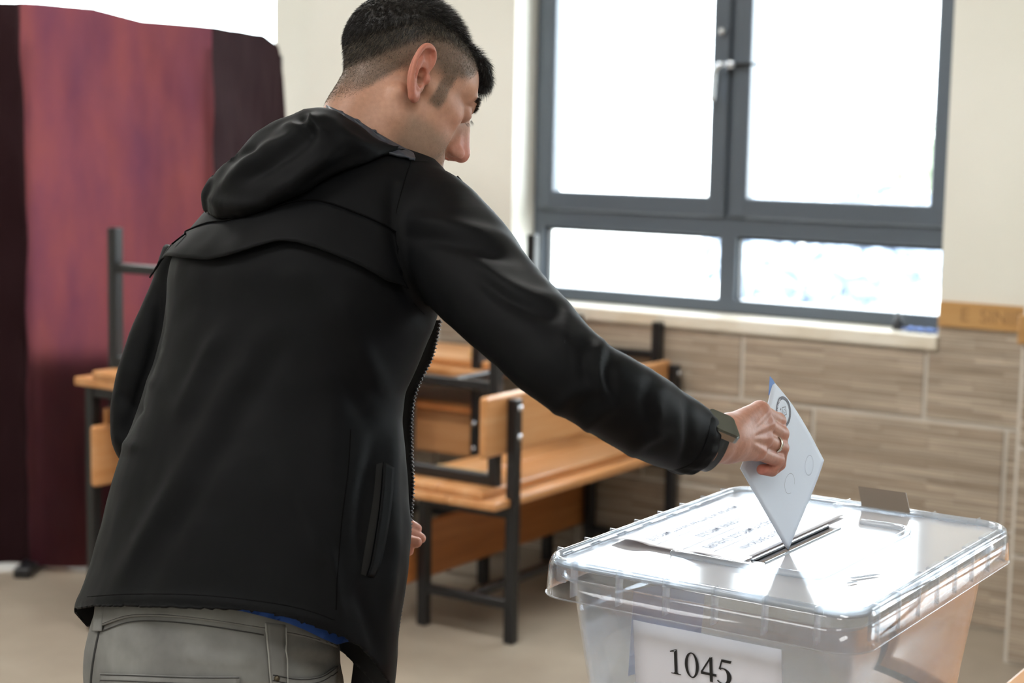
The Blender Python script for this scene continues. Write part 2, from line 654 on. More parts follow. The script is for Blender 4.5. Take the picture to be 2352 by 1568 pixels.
for (lx, ly), nm in zip(LAMPS, LAMP_NAMES):
    root = empty('added_ceiling_light', (lx, ly, ZC))
    bm = bmesh.new()
    profile_box = ((-0.62, -0.32, -0.06), (0.62, 0.32, 0.0))
    add_box(bm, (-0.62, -0.32, -0.06), (-0.58, 0.32, 0), 0.004)
    add_box(bm, (0.58, -0.32, -0.06), (0.62, 0.32, 0), 0.004)
    add_box(bm, (-0.58, -0.32, -0.06), (0.58, -0.28, 0), 0.004)
    add_box(bm, (-0.58, 0.28, -0.06), (0.58, 0.32, 0), 0.004)
    from_bm('lamp_frame', bm, lamp_frame_m, root)
    box('diffuser', (-0.585, -0.285, -0.045), (0.585, 0.285, -0.035), diff_off if (ly > 3 and lx > 0) else (diff_m if ly > 3 else diff_dim), root)
    tag(root, 'unseen white ceiling lamp added ' + nm, 'lamp', 'added ceiling lamps')

# ------------------------------------------------------------------ school benches and desks
BL = 1.03


def make_bench(name, seat_mat, back_mat):
    r = empty(name)
    t = 0.0175
    for y in (0, BL):
        o = box('leg', (-0.339 - t, y - t, 0.0), (-0.339 + t, y + t, 0.435), black_steel, r, 0.003)
        bm = bmesh.new()
        add_box(bm, (-t, y - t, 0.0), (t, y + t, 0.774), 0.004, 2)
        p = from_bm('back_post', bm, black_steel, r)
        for z in (0.655, 0.745):
            tube('bolt', [(t - 0.001, y, z), (t + 0.006, y, z), (t + 0.009, y, z)], [0.011, 0.011, 0.004], chrome, p, n=10, up=(0, 1, 0))
        box('end_rail', (-0.325, y - 0.0165, 0.398), (-0.015, y + 0.0165, 0.4345), black_steel, r, 0.003)
        box('end_stretcher', (-0.325, y - 0.0125, 0.108), (-0.015, y + 0.0125, 0.138), black_steel, r, 0.003)
        box('cleat', (-0.30, (y + 0.045) if y == 0 else y - 0.085, 0.412), (-0.06, (y + 0.085) if y == 0 else y - 0.045, 0.4345), pine_pale, r, 0.004)
    box('long_stretcher', (-0.185, 0.01, 0.108), (-0.155, BL - 0.01, 0.136), black_steel, r, 0.003)
    for a, b_ in ((-0.362, -0.186), (-0.184, 0.0)):
        box('seat_plank', (a, -0.10, 0.435), (b_, BL + 0.012, 0.461), seat_mat, r, 0.006, 2)
    box('backrest', (-0.046, -0.13, 0.60), (-0.0185, BL + 0.012, 0.79), back_mat, r, 0.012, 3)
    return r


def place(o, loc, rz=0.0, flip=False):
    # a flipped bench stands on its seat top, legs in the air
    if flip:
        o.matrix_world = Matrix.Translation(loc) @ Matrix.Rotation(rz, 4, 'Z') @ Matrix.Rotation(math.pi, 4, 'Y') @ Matrix.Translation((0.339, 0, -0.461))
    else:
        o.matrix_world = Matrix.Translation(loc) @ Matrix.Rotation(rz, 4, 'Z')
    return o


bench = make_bench('school_bench', pine, pine)
place(bench, (-2.781, 4.186, 0))
tag(bench, 'pine school bench with black steel legs standing on the floor before the tiled wall', 'bench', 'school benches')
b2 = copy_tree(bench)
place(b2, (-2.862, 4.20, 0.4615), flip=True)
for c in b2.children:
    if c.name.startswith('backrest') and c.type == 'MESH':
        c.data = c.data.copy()
        c.data.materials[0] = pine_dark
tag(b2, 'upturned school bench resting seat down on the bench before the tiled wall', 'bench', 'school benches')


def make_desk(name, sx, sy, h, top_mat):
    """desk spanning x 0..sx, y 0..sy"""
    r = empty(name)
    t = 0.0175
    n = 3 if sx < sy else 3
    if sx >= sy:
        w = sy / 2
        for i in range(2):
            box('top_plank', (0, i * w + 0.001, h - 0.026), (sx, (i + 1) * w - 0.001, h), top_mat, r, 0.004, 2)
    else:
        w = sx / 2
        for i in range(2):
            box('top_plank', (i * w + 0.001, 0, h - 0.026), ((i + 1) * w - 0.001, sy, h), top_mat, r, 0.004, 2)
    for x in (0.04, sx - 0.04):
        for y in (0.04, sy - 0.04):
            box('leg', (x - t, y - t, 0), (x + t, y + t, h - 0.026), black_steel, r, 0.003)
    for y in (0.04, sy - 0.04):
        box('rail', (0.05, y - 0.0125, h - 0.062), (sx - 0.05, y + 0.0125, h - 0.0265), black_steel, r, 0.003)
        box('foot_rail', (0.05, y - 0.0125, 0.10), (sx - 0.05, y + 0.0125, 0.13), black_steel, r, 0.003)
    box('shelf', (0.06, 0.06, h - 0.165), (sx - 0.06, sy - 0.06, h - 0.147), pine_dark, r, 0.003)
    for x in (0.062, sx - 0.078):
        box('side_board', (x, 0.06, h - 0.20), (x + 0.016, sy - 0.06, h - 0.10), pine, r, 0.003)
    return r


d1 = make_desk('school_desk', 1.15, 0.5, 0.76, pine)
d1.location = (-4.36, 4.67, 0)
tag(d1, 'pine school desk with black legs beside the wall behind the man', 'desk', 'school desks')
b3 = copy_tree(bench)
place(b3, (-3.31, 5.08, 0.7605), rz=math.pi / 2, flip=True)
tag(b3, 'upturned school bench standing on the desk by the wall behind the man', 'bench', 'school benches')
d2 = make_desk('school_desk', 0.5, 1.12, 0.81, pine)
d2.location = (-3.94, 3.46, 0)
tag(d2, 'pine school desk before the burgundy voting booth, its edge left of the man', 'desk', 'school desks')
b4 = copy_tree(bench)
place(b4, (-3.520, 3.56, 0.8105), flip=True)
tag(b4, 'upturned school bench on the desk before the burgundy voting booth', 'bench', 'school benches')
# ------------------------------------------------------------------ voting booth of burgundy cloth
cloth_m = bpy.data.materials.new('burgundy_cloth')
cloth_m.use_nodes = True
nt = cloth_m.node_tree
pb = nt.nodes['Principled BSDF']
pb.inputs['Base Color'].default_value = srgb(36, 17, 22)
pb.inputs['Roughness'].default_value = 0.55
pb.inputs['Specular IOR Level'].default_value = 0.15
tlc = nt.nodes.new('ShaderNodeBsdfTranslucent')
tlc.inputs['Color'].default_value = srgb(168, 92, 98)
_cv = coords(cloth_m, (3.2, 3.2, 1.1))
nt.links.new(ramp(cloth_m, noise_tex(cloth_m, _cv, 2.2, 5, 0.55), [(0.30, srgb(134, 74, 92)), (0.5, srgb(152, 82, 92)), (0.70, srgb(168, 90, 90))]), tlc.inputs['Color'])
mxs = nt.nodes.new('ShaderNodeMixShader')
mxs.inputs[0].default_value = 0.40
nt.links.new(pb.outputs[0], mxs.inputs[1])
nt.links.new(tlc.outputs[0], mxs.inputs[2])
nt.links.new(mxs.outputs[0], nt.nodes['Material Output'].inputs['Surface'])
booth = empty('voting_booth', tuple(at(280, 1330, 5.75)[:2]) + (0,))
bpath = []
for u, D in ((-420, 5.86), (-150, 5.83), (-40, 5.82), (46, 5.83), (62, 5.80), (90, 5.80), (200, 5.80), (350, 5.80), (462, 5.80), (490, 5.81), (503, 5.84), (560, 6.0), (630, 6.2), (660, 6.3)):
    bpath.append(at(u, 700, D)[:2])
bp = smooth_path(bpath, 10)
seglen = np.concatenate([[0], np.cumsum(np.linalg.norm(np.diff(bp, axis=0), axis=1))])
NS, NZ = 150, 70
V, F = [], []
for i in range(NS):
    s = seglen[-1] * i / (NS - 1)
    x, y = np.interp(s, seglen, bp[:, 0]), np.interp(s, seglen, bp[:, 1])
    j = min(np.searchsorted(seglen, s, side='right'), len(bp) - 1)
    tdir = bp[j] - bp[j - 1]
    tdir = tdir / (np.linalg.norm(tdir) + 1e-9)
    nrm = np.array([tdir[1], -tdir[0]])
    uu = proj((x, y, 1.2))[0]
    ztop = np.interp(uu, [-200, 0, 100, 220, 330, 500, 600, 640, 652, 660], [2.0, 2.0, 1.998, 1.985, 1.945, 1.93, 1.925, 1.89, 1.80, 1.6])
    for k in range(NZ):
        fz = k / (NZ - 1)
        z = 0.022 + (ztop - 0.022) * fz
        w = 0.020 * noise.noise((s * 6, z * 1.1, 0)) + 0.010 * noise.noise((s * 11 + z * 4, z * 4.0 - s * 3, 5)) + 0.005 * noise.noise((s * 26, z * 7, 9)) + 0.012 * math.sin(s * 9 + 2.5 * z) * (1 - fz) ** 1.5
        w += 0.006 * math.sin((s * 0.8 + z) * 16) * math.exp(-((fz - 0.85) / 0.1) ** 2)
        V.append((x + nrm[0] * w, y + nrm[1] * w, z))
wing_m = mat('burgundy_double_cloth', srgb(36, 17, 21), 0.7, spec=0.1)
us = np.array([proj(p)[0] for p in V[NZ // 2::NZ]])
iA, iB = int(np.argmin(abs(us - 60))), int(np.argmin(abs(us - 492)))
for nm, i0, i1, m_ in (('side_curtain', 0, iA, wing_m), ('front_curtain', iA, iB, cloth_m), ('side_curtain', iB, NS - 1, wing_m)):
    F = [((i - i0) * NZ + k, (i - i0 + 1) * NZ + k, (i - i0 + 1) * NZ + k + 1, (i - i0) * NZ + k + 1) for i in range(i0, i1) for k in range(NZ - 1)]
    o = from_py(nm, V[i0 * NZ:(i1 + 1) * NZ], F, m_, booth)
    o.matrix_parent_inverse = Matrix.Translation(-Vector(booth.location))
for (u, D) in ((70, 5.86), (480, 5.87), (640, 6.28), (-400, 5.9)):
    p = at(u, 700, D)
    o = tube('pole', [(p[0], p[1], 0.0), (p[0], p[1], 1.86)], 0.012, black_steel, booth)
    o.matrix_parent_inverse = Matrix.Translation(-Vector(booth.location))
    q = p[:2] - CAM[:2]
    q = q / np.linalg.norm(q)
    bm = bmesh.new()
    add_box(bm, (-0.03, -0.16, 0), (0.03, 0.16, 0.035), 0.004, mtx=Matrix.Translation((p[0], p[1], 0)) @ Matrix.Rotation(YAW, 4, 'Z'))
    o = from_bm('foot', bm, black_steel, booth)
    o.matrix_parent_inverse = Matrix.Translation(-Vector(booth.location))
bd = empty('booth_shade_desk', (0, 0, 0))  # hidden desk added to keep backlight off the lower front curtain
bd.matrix_world = Matrix.Translation(tuple(at(275, 700, 5.90)[:2]) + (0,)) @ Matrix.Rotation(YAW, 4, 'Z')
box('desk_top', (-0.30, 0.0, 0.80), (0.30, 0.34, 0.826), pine_dark, bd, 0.004)
box('front_panel', (-0.30, 0.0, 0.06), (0.30, 0.018, 0.80), pine_dark, bd)
for sx_ in (-0.30, 0.282):
    box('side_panel', (sx_, 0.018, 0.0), (sx_ + 0.018, 0.34, 0.80), pine_dark, bd)
tag(bd, 'unseen desk added inside the burgundy voting booth to shade its lower cloth', 'desk')
tag(booth, 'tall voting booth screened with burgundy cloth on the left', 'voting booth')

# ------------------------------------------------------------------ table under the box, neighbouring desk
TZ = 0.76
tb = empty('table', (-0.66, 1.80, 0))
box('table_top', (-0.47, -0.30, TZ - 0.028), (0.44, 0.42, TZ), table_m, tb, 0.004, 2)
for x in (-0.42, 0.39):
    for y in (-0.25, 0.37):
        box('leg', (x - 0.02, y - 0.02, 0), (x + 0.02, y + 0.02, TZ - 0.028), black_steel, tb, 0.003)
for y in (-0.25, 0.37):
    box('apron', (-0.40, y - 0.01, TZ - 0.075), (0.37, y + 0.01, TZ - 0.0285), black_steel, tb, 0.002)
tag(tb, 'brown wooden table under the clear ballot box', 'table')
d3 = make_desk('school_desk', 0.55, 1.1, 0.76, pine)
d3.location = (-0.72, 2.30, 0)
tag(d3, 'pine school desk right behind the ballot box table, at the right edge', 'desk', 'school desks')

# ------------------------------------------------------------------ ballot box
BX0, BX1, BY0, BY1, LZ = -1.030, -0.626, 1.602, 2.135, 1.07
BCX, BCY = (BX0 + BX1) / 2, (BY0 + BY1) / 2


def rrect(x0, x1, y0, y1, r, n=8):
    out = []
    for cx, cy, a0 in ((x1 - r, y0 + r, -90), (x1 - r, y1 - r, 0), (x0 + r, y1 - r, 90), (x0 + r, y0 + r, 180)):
        for k in range(n + 1):
            a = math.radians(a0 + 90 * k / n)
            out.append((cx + r * math.cos(a), cy + r * math.sin(a)))
    return out


bbox = empty('ballot_box', (BCX, BCY, TZ))
BINV = Matrix.Translation(-Vector(bbox.location))


def bput(o, parent=None):
    o.data.transform(BINV)
    o.parent = parent or bbox
    return o


def ring_shell(name, loops, material, parent=None, close_bottom=False, thick=0.0025, smooth=True):
    n = len(loops[0])
    V, F = [], []
    for lp in loops:
        V += lp
    for i in range(len(loops) - 1):
        for k in range(n):
            F.append((i * n + k, i * n + (k + 1) % n, (i + 1) * n + (k + 1) % n, (i + 1) * n + k))
    if close_bottom:
        F.append(tuple(range(n - 1, -1, -1)))
    o = from_py(name, V, F, material, None, smooth)
    if thick:
        md = o.modifiers.new('thick', 'SOLIDIFY')
        md.thickness = thick
        md.offset = -1
    return bput(o, parent)


def bl(ins, z, r):
    return [(x, y, z) for x, y in rrect(BX0 + ins, BX1 - ins, BY0 + ins, BY1 - ins, r)]


ring_shell('container', [bl(0.062, TZ + 0.001, 0.03), bl(0.058, TZ + 0.006, 0.032), bl(0.030, 0.98, 0.034), bl(0.022, 1.042, 0.036), bl(0.016, 1.046, 0.036), bl(0.012, 1.05, 0.036)], plastic, close_bottom=True)
# lid: skirt, bead and top plate with a slot
SLX0, SLX1, SLY0, SLY1 = -0.827, -0.812, 1.766, 1.990
bm = bmesh.new()
outer = [bm.verts.new((x, y, LZ - 0.0015)) for x, y in rrect(BX0 + 0.008, BX1 - 0.008, BY0 + 0.008, BY1 - 0.008, 0.034)]
inner = [bm.verts.new(p) for p in ((SLX0, SLY0, LZ - 0.0015), (SLX1, SLY0, LZ - 0.0015), (SLX1, SLY1, LZ - 0.0015), (SLX0, SLY1, LZ - 0.0015))]
edges = [bm.edges.new((outer[i], outer[(i + 1) % len(outer)])) for i in range(len(outer))]
edges += [bm.edges.new((inner[i], inner[(i + 1) % 4])) for i in range(4)]
bmesh.ops.triangle_fill(bm, use_beauty=True, edges=edges)
lid = bput(from_bm('lid', bm, plastic_lid))
if lid.data.polygons[0].normal.z < 0:
    lid.data.flip_normals()
md = lid.modifiers.new('thick', 'SOLIDIFY')
md.thickness = 0.0025
md.offset = -1
ring_shell('lid_skirt', [bl(-0.002, LZ - 0.040, 0.040), bl(0.000, LZ - 0.006, 0.039), bl(0.002, LZ + 0.001, 0.038), bl(0.006, LZ + 0.004, 0.036), bl(0.010, LZ + 0.003, 0.034), bl(0.012, LZ - 0.0015, 0.032)], plastic_rim, lid, thick=0.002)
rim_white = thin_clear('clear_edge_plastic', (0.92, 0.94, 0.96, 1), 1.6, 0.06, 0.22)
rim_bead = thin_clear('clear_bead_plastic', (0.82, 0.86, 0.90, 1), 1.8, 0.08, 0.30)
for nm, ins_, z_, r_, rr_, m_ in (('lid_bead', 0.0075, LZ + 0.0005, 0.035, 0.0058, rim_bead), ('skirt_edge', -0.0022, LZ - 0.040, 0.040, 0.0010, rim_white)):
    pp = rrect(BX0 + ins_, BX1 - ins_, BY0 + ins_, BY1 - ins_, r_, 10)
    pp = [(x, y, z_) for x, y in pp] + [(pp[0][0], pp[0][1], z_)]
    V, F = tube_mesh(pp, rr_, 12, caps=False)
    bput(from_py(nm, V, F, m_), lid)
# clips and ribs along the rim
rib_bm = None


def rib(cx, cy, dx, dy):
    bm = bmesh.new()
    add_box(bm, (cx - dx, cy - dy * 1.2, LZ - 0.036), (cx + dx, cy + dy * 1.2, LZ + 0.0066), 0.0008)
    bput(from_bm('rib', bm, rim_white), lid)


for k in range(6):
    x = BX0 + 0.05 + k * (BX1 - BX0 - 0.10) / 5
    rib(x, BY0 + 0.0045, 0.0011, 0.0065)
    rib(x, BY1 - 0.0045, 0.0011, 0.0065)
for k in range(8):
    y = BY0 + 0.05 + k * (BY1 - BY0 - 0.10) / 7
    rib(BX1 - 0.0045, y, 0.0065, 0.0011)
    rib(BX0 + 0.0045, y, 0.0065, 0.0011)
for k in range(7):
    y = BY0 + 0.075 + k * (BY1 - BY0 - 0.15) / 6
    for x in (BX1 - 0.0165, BX0 + 0.0165):
        bm = bmesh.new()
        add_box(bm, (x - 0.0035, y - 0.020, LZ - 0.001), (x + 0.0035, y + 0.020, LZ + 0.0035), 0.0012)
        bput(from_bm('clip', bm, rim_white), lid)
for k in range(5):
    x = BX0 + 0.08 + k * (BX1 - BX0 - 0.16) / 4
    for y in (BY0 + 0.0165, BY1 - 0.0165):
        bm = bmesh.new()
        add_box(bm, (x - 0.020, y - 0.0035, LZ - 0.001), (x + 0.020, y + 0.0035, LZ + 0.0035), 0.0012)
        bput(from_bm('clip', bm, rim_white), lid)
bm = None
pth = smooth_path([(-0.918, 1.733, LZ + 0.001), (-0.90, 1.729, LZ + 0.002), (-0.85, 1.728, LZ + 0.002), (-0.765, 1.728, LZ + 0.002), (-0.737, 1.733, LZ + 0.002), (-0.729, 1.752, LZ + 0.002), (-0.729, 1.85, LZ + 0.002), (-0.729, 1.98, LZ + 0.002), (-0.732, 2.018, LZ + 0.002), (-0.748, 2.032, LZ + 0.002), (-0.80, 2.034, LZ + 0.001)], 6)
o = tube('ridge', pth, 0.0060, rim_bead, None, n=10, squash=0.7)
bput(o, lid)
# slot lips
slot_m = mat('slot_edge', srgb(108, 120, 132), 0.3)
for a, b_ in (((SLX0 - 0.003, SLY0 - 0.002, LZ - 0.006), (SLX0, SLY1 + 0.002, LZ + 0.0006)), ((SLX1, SLY0 - 0.002, LZ - 0.009), (SLX1 + 0.0015, SLY1 + 0.002, LZ + 0.0001))):
    bput(box('slot_lip', a, b_, slot_m), lid)
# latch plate and its clear mount at the back
grey_brown = mat('smoked_plate', srgb(140, 126, 114), 0.45)
V = [(-0.844, 2.130, LZ + 0.027), (-0.776, 2.130, LZ + 0.027), (-0.765, 2.121, LZ + 0.001), (-0.834, 2.121, LZ + 0.001)]
o = from_py('latch_plate', V, [(0, 1, 2, 3)], grey_brown, None, False)
o.modifiers.new('thick', 'SOLIDIFY').thickness = 0.0022
bput(o, lid)
bput(tube('latch_mount', smooth_path([(-0.868, 2.100, LZ + 0.003), (-0.84, 2.098, LZ + 0.004), (-0.79, 2.098, LZ + 0.004), (-0.762, 2.100, LZ + 0.003)], 4), [0.003] + [0.008] * 11 + [0.003], plastic_rim, None, squash=0.5), lid)
# printed marks on the lid
print_m = mat('grey_print', srgb(116, 124, 140), 0.5)


def flat_poly(name, pts, z, material, parent, th=0.0004):
    V = [(x, y, z) for x, y in pts] + [(x, y, z + th) for x, y in pts]
    n = len(pts)
    F = [tuple(range(n - 1, -1, -1)), tuple(range(n, 2 * n))] + [(i, (i + 1) % n, n + (i + 1) % n, n + i) for i in range(n)]
    return bput(from_py(name, V, F, material, None, False), parent)


flat_poly('print_mark', [(-0.703, 1.760), (-0.698, 1.757), (-0.683, 1.786), (-0.680, 1.797), (-0.687, 1.792)], LZ, print_m, lid)
flat_poly('print_mark', [(-0.697, 1.735), (-0.694, 1.734), (-0.688, 1.748), (-0.692, 1.750)], LZ, print_m, lid)
tag(bbox, 'clear plastic ballot box with a glossy slotted lid on the table', 'ballot box')

# paper with the box number on the front face
paper_m = mat('white_paper', srgb(232, 235, 248), 0.7)
ink = mat('black_ink', srgb(28, 30, 34), 0.6)
sheet_m = mat('lid_sheet', srgb(228, 229, 238), 0.35)
tape_m = thin_clear('tape', (0.97, 0.97, 0.98, 1), 1.45, 0.15, 0.25)


def front_y(z):   # outer face of the front wall
    return BY0 + np.interp(z, [TZ, 0.98, 1.042], [0.060, 0.030, 0.022])


num = empty('number_sheet', (-0.82, float(front_y(0.97)) - 0.001, 0.95))
NINV = Matrix.Translation(-Vector(num.location))


def fp(x, z, d=0.0012):
    return (x, float(front_y(z)) - d, z)


V, F = [], []
nx, nz = 12, 8
for i in range(nx + 1):
    for j in range(nz + 1):
        x = -0.911 + 0.186 * i / nx
        z = 0.872 + 0.142 * j / nz
        V.append(fp(x, z, 0.0012 + 0.0006 * math.sin(i * 0.9)))
for i in range(nx):
    for j in range(nz):
        F.append((i * (nz + 1) + j, (i + 1) * (nz + 1) + j, (i + 1) * (nz + 1) + j + 1, i * (nz + 1) + j + 1))
o = from_py('sheet', V, F, paper_m, num)
o.data.transform(NINV)
o.modifiers.new('thick', 'SOLIDIFY').thickness = 0.0003


def glyph_quadstrip(pairs):
    V, F = [], []
    for a, b_ in pairs:
        V += [a, b_]
    for i in range(len(pairs) - 1):
        F.append((2 * i, 2 * i + 2, 2 * i + 3, 2 * i + 1))
    return V, F


def digit(name, shapes, ox, oz, s):
    V, F = [], []
    for sv, sf in shapes:
        k = len(V)
        V += [fp(ox + p[0] * s, oz + p[1] * s, 0.0024) for p in sv]
        F += [tuple(k + q for q in f) for f in sf]
    o = from_py(name, V, F, ink, num, False)
    o.data.transform(NINV)
    o.modifiers.new('thick', 'SOLIDIFY').thickness = 0.0002
    return o


def poly(pts):
    return [tuple(p) for p in pts], [tuple(range(len(pts)))]


def quad(a, b_, c, d):
    return [a, b_, c, d], [(0, 1, 2, 3)]


ring = []
for k in range(33):
    a = 2 * math.pi * k / 32
    ring.append(((0.23 + 0.20 * math.cos(a), 0.34 + 0.345 * math.sin(a)), (0.23 + (0.115) * math.cos(a), 0.34 + 0.315 * math.sin(a))))
d0 = [glyph_quadstrip(ring)]
d1_ = [quad((0.19, 0.03), (0.275, 0.03), (0.275, 0.685), (0.19, 0.60)), quad((0.275, 0.685), (0.24, 0.685), (0.07, 0.605), (0.08, 0.585)), quad((0.08, 0.585), (0.19, 0.61), (0.20, 0.63), (0.16, 0.63)), quad((0.09, 0.0), (0.375, 0.0), (0.375, 0.022), (0.09, 0.022)), quad((0.15, 0.02), (0.315, 0.02), (0.275, 0.05), (0.19, 0.05))]
d4 = [quad((0.27, 0.0), (0.355, 0.0), (0.355, 0.685), (0.27, 0.62)), quad((0.02, 0.165), (0.46, 0.165), (0.46, 0.235), (0.02, 0.235)), quad((0.02, 0.235), (0.075, 0.235), (0.30, 0.60), (0.30, 0.685))]
bowl = []
for k in range(21):
    a = math.radians(118 - 258 * k / 20)
    w = 0.055 + 0.085 * max(0, math.cos(a)) + (0 if a > -1.2 else 0)
    bowl.append(((0.185 + 0.235 * math.cos(a), 0.225 + 0.225 * math.sin(a)), (0.185 + (0.235 - w * 0.9) * math.cos(a), 0.225 + (0.225 - w * 0.55) * math.sin(a))))
d5 = [quad((0.17, 0.60), (0.40, 0.60), (0.435, 0.675), (0.17, 0.675)), quad((0.15, 0.675), (0.185, 0.675), (0.115, 0.40), (0.065, 0.40)), glyph_quadstrip(bowl), quad((0.065, 0.40), (0.13, 0.38), (0.13, 0.43), (0.08, 0.43))]
DS = 0.0445
for k, g in enumerate((d1_, d0, d4, d5)):
    digit('digit', g, -0.8665 + k * 0.0207, 0.9585, DS)
tag(num, 'white paper sheet printed 1045 on the front of the ballot box', 'paper')

# pale slip stuck to the left side inside
slip_m = mat('bluish_paper', srgb(206, 212, 232), 0.7)
o = from_py('paper_slip', [(-0.9915, 1.762, 0.895), (-0.9915, 1.955, 0.872), (-0.984, 1.955, 0.985), (-0.984, 1.757, 1.008)], [(0, 1, 2, 3)], slip_m, None, False)
o.modifiers.new('thick', 'SOLIDIFY').thickness = 0.0004
tag(o, 'pale bluish slip fixed to the left wall inside the ballot box', 'paper')

# instruction sheet lying on the lid, lettering read from the far side
shx0, shx1, shy0, shy1 = -1.008, -0.834, 1.738, 2.062
V, F = [], []
nx, ny = 24, 24
for i in range(nx + 1):
    for j in range(ny + 1):
        x = shx0 + (shx1 - shx0) * i / nx
        y = shy0 + (shy1 - shy0) * j / ny
        e = math.exp(-((y - shy0) / 0.02) ** 2)
        z = LZ + 0.0012 + e * (0.0035 * max(0, math.sin((x - shx0) * 62)) + 0.001)
        V.append((x, y + 0.004 * math.sin((x - shx0) * 30) * e, z))
for i in range(nx):
    for j in range(ny):
        F.append((i * (ny + 1) + j, (i + 1) * (ny + 1) + j, (i + 1) * (ny + 1) + j + 1, i * (ny + 1) + j + 1))
isheet = empty('instruction_sheet', (-0.92, 1.90, LZ))
o = from_py('sheet', V, F, sheet_m, isheet)
o.data.transform(Matrix.Translation((0.92, -1.90, -LZ)))
o.modifiers.new('thick', 'SOLIDIFY').thickness = 0.0003
letter_m = mat('blue_grey_ink', srgb(126, 134, 160), 0.6)
for xx, txt, yc, sz in ((-0.862, 'BELEDİYE BAŞKANI', 1.875, 0.0165), (-0.897, 'BELEDİYE MECLİSİ ÜYELERİ', 1.878, 0.0165), (-0.932, 'İL GENEL MECLİSİ', 1.886, 0.0155), (-0.972, 'MUHTAR VE İHTİYAR HEYETİ/MECLİSİ', 1.89, 0.0140)):
    mtx = Matrix(((0, 1, 0, xx), (-1, 0, 0, yc), (0, 0, 1, LZ + 0.0020), (0, 0, 0, 1)))
    o = text_mesh('lettering', txt, sz, letter_m, None, Matrix.Identity(4))
    o.data.transform(Matrix.Translation((0.92, -1.90, -LZ)) @ mtx)
    o.parent = isheet
    o.matrix_world = isheet.matrix_world
for xx in (-0.880, -0.915, -0.952):
    o = box('rule', (xx - 0.0002, 1.752, LZ + 0.0017), (xx + 0.0002, 2.03, LZ + 0.002), letter_m, isheet)
    o.data.transform(Matrix.Translation((0.92, -1.90, -LZ)))
box('tape_piece', (0.064, -0.158, 0.0022), (0.090, -0.132, 0.0028), tape_m, isheet)
tag(isheet, 'thin white instruction sheet with lettering on the ballot box lid', 'paper')

# ------------------------------------------------------------------ envelope
env_n = np.array([math.cos(math.radians(-2)) * math.cos(math.radians(5)), math.sin(math.radians(-2)) * math.cos(math.radians(5)), math.sin(math.radians(5))])
_tip = CAM + (at(1811, 1262, 1.0) - CAM) * ((LZ - CAMH) / (at(1811, 1262, 1.0) - CAM)[2])


def on_env(u, v, lift=0.0):
    d = at(u, v, 1.0) - CAM
    return CAM + d * (((_tip - CAM) @ env_n) / (d @ env_n)) + env_n * lift


env_m = mat('envelope_paper', srgb(222, 231, 246), 0.6)
env_in = mat('envelope_lining', srgb(112, 150, 214), 0.6)
eT, eR, eB, eL = on_env(1779, 874), on_env(1893, 1057), on_env(1811, 1264), on_env(1705, 1076)
env = empty('envelope', tuple(eB))
EINV = Matrix.Translation(-Vector(env.location))


def eput(o, parent=env):
    o.data.transform(EINV)
    o.parent = parent
    return o


def env_pt(a, b_, lift=0.0):
    """a along T->R, b along T->L, with a soft curl"""
    p = (1 - a) * (1 - b_) * eT + a * (1 - b_) * eR + a * b_ * eB + (1 - a) * b_ * eL
    curl = 0.006 * math.sin(a * math.pi) * (1 - b_) + 0.002 * max(0, (0.25 - a - b_)) / 0.25 * -1 + 0.004 * math.sin(b_ * math.pi * 1.3)
    return p + env_n * (curl * (1 - (a + b_) / 2) + lift)


V, F = [], []
n = 20
for i in range(n + 1):
    for j in range(n + 1):
        V.append(env_pt(i / n, j / n))
for i in range(n):
    for j in range(n):
        F.append((i * (n + 1) + j, (i + 1) * (n + 1) + j, (i + 1) * (n + 1) + j + 1, i * (n + 1) + j + 1))
o = eput(from_py('envelope_body', V, F, env_m))
if Vector(env_n).dot(o.data.polygons[0].normal) < 0:
    o.data.flip_normals()
md = o.modifiers.new('thick', 'SOLIDIFY')
md.thickness = 0.0016
md.offset = -1
# open mouth corner at the top, showing the blue lining
p0, p1, p2 = on_env(1771, 864, -0.0012), on_env(1768, 908, -0.0012), on_env(1782, 880, -0.0012)
V = [p0, p1, (p1 + p2) / 2 + env_n * 0.0005, p2, (p0 + p2) / 2 + env_n * 0.001]
o = eput(from_py('envelope_flap', V, [(0, 1, 2, 3, 4)], env_in, None, False))
o.modifiers.new('thick', 'SOLIDIFY').thickness = 0.0006
# round printed emblem
stamp_m = mat('emblem_grey', srgb(96, 96, 106), 0.6)
ec = (on_env(1792, 945) + env_n * 0)
ax1 = eR - eT
ax1 /= np.linalg.norm(ax1)
ax2 = np.cross(env_n, ax1)


def env_surf(p):
    """snap a point near the envelope to its curled face"""
    Mx = np.array([eR - eT, eL - eT]).T
    sol = np.linalg.lstsq(Mx, p - eT, rcond=None)[0]
    q = env_pt(float(sol[0]), float(sol[1]))
    return p + env_n * (((q - p) @ env_n) + 0.0005)


def epoly(name, pts, faces, m, cen):
    V = [env_surf(cen + ax1 * x + ax2 * y) for x, y in pts]
    o = from_py(name, V, faces, m, None, False)
    return eput(o)


def ering(name, cen, r0, r1, m, a0=0, a1=360, n=40, shift=(0, 0)):
    pts, fc = [], []
    for k in range(n + 1):
        a = math.radians(a0 + (a1 - a0) * k / n)
        pts += [(r1 * math.cos(a), r1 * math.sin(a)), (shift[0] + r0 * math.cos(a), shift[1] + r0 * math.sin(a))]
    fc = [(2 * k, 2 * k + 2, 2 * k + 3, 2 * k + 1) for k in range(n)]
    return epoly(name, pts, fc, m, cen)


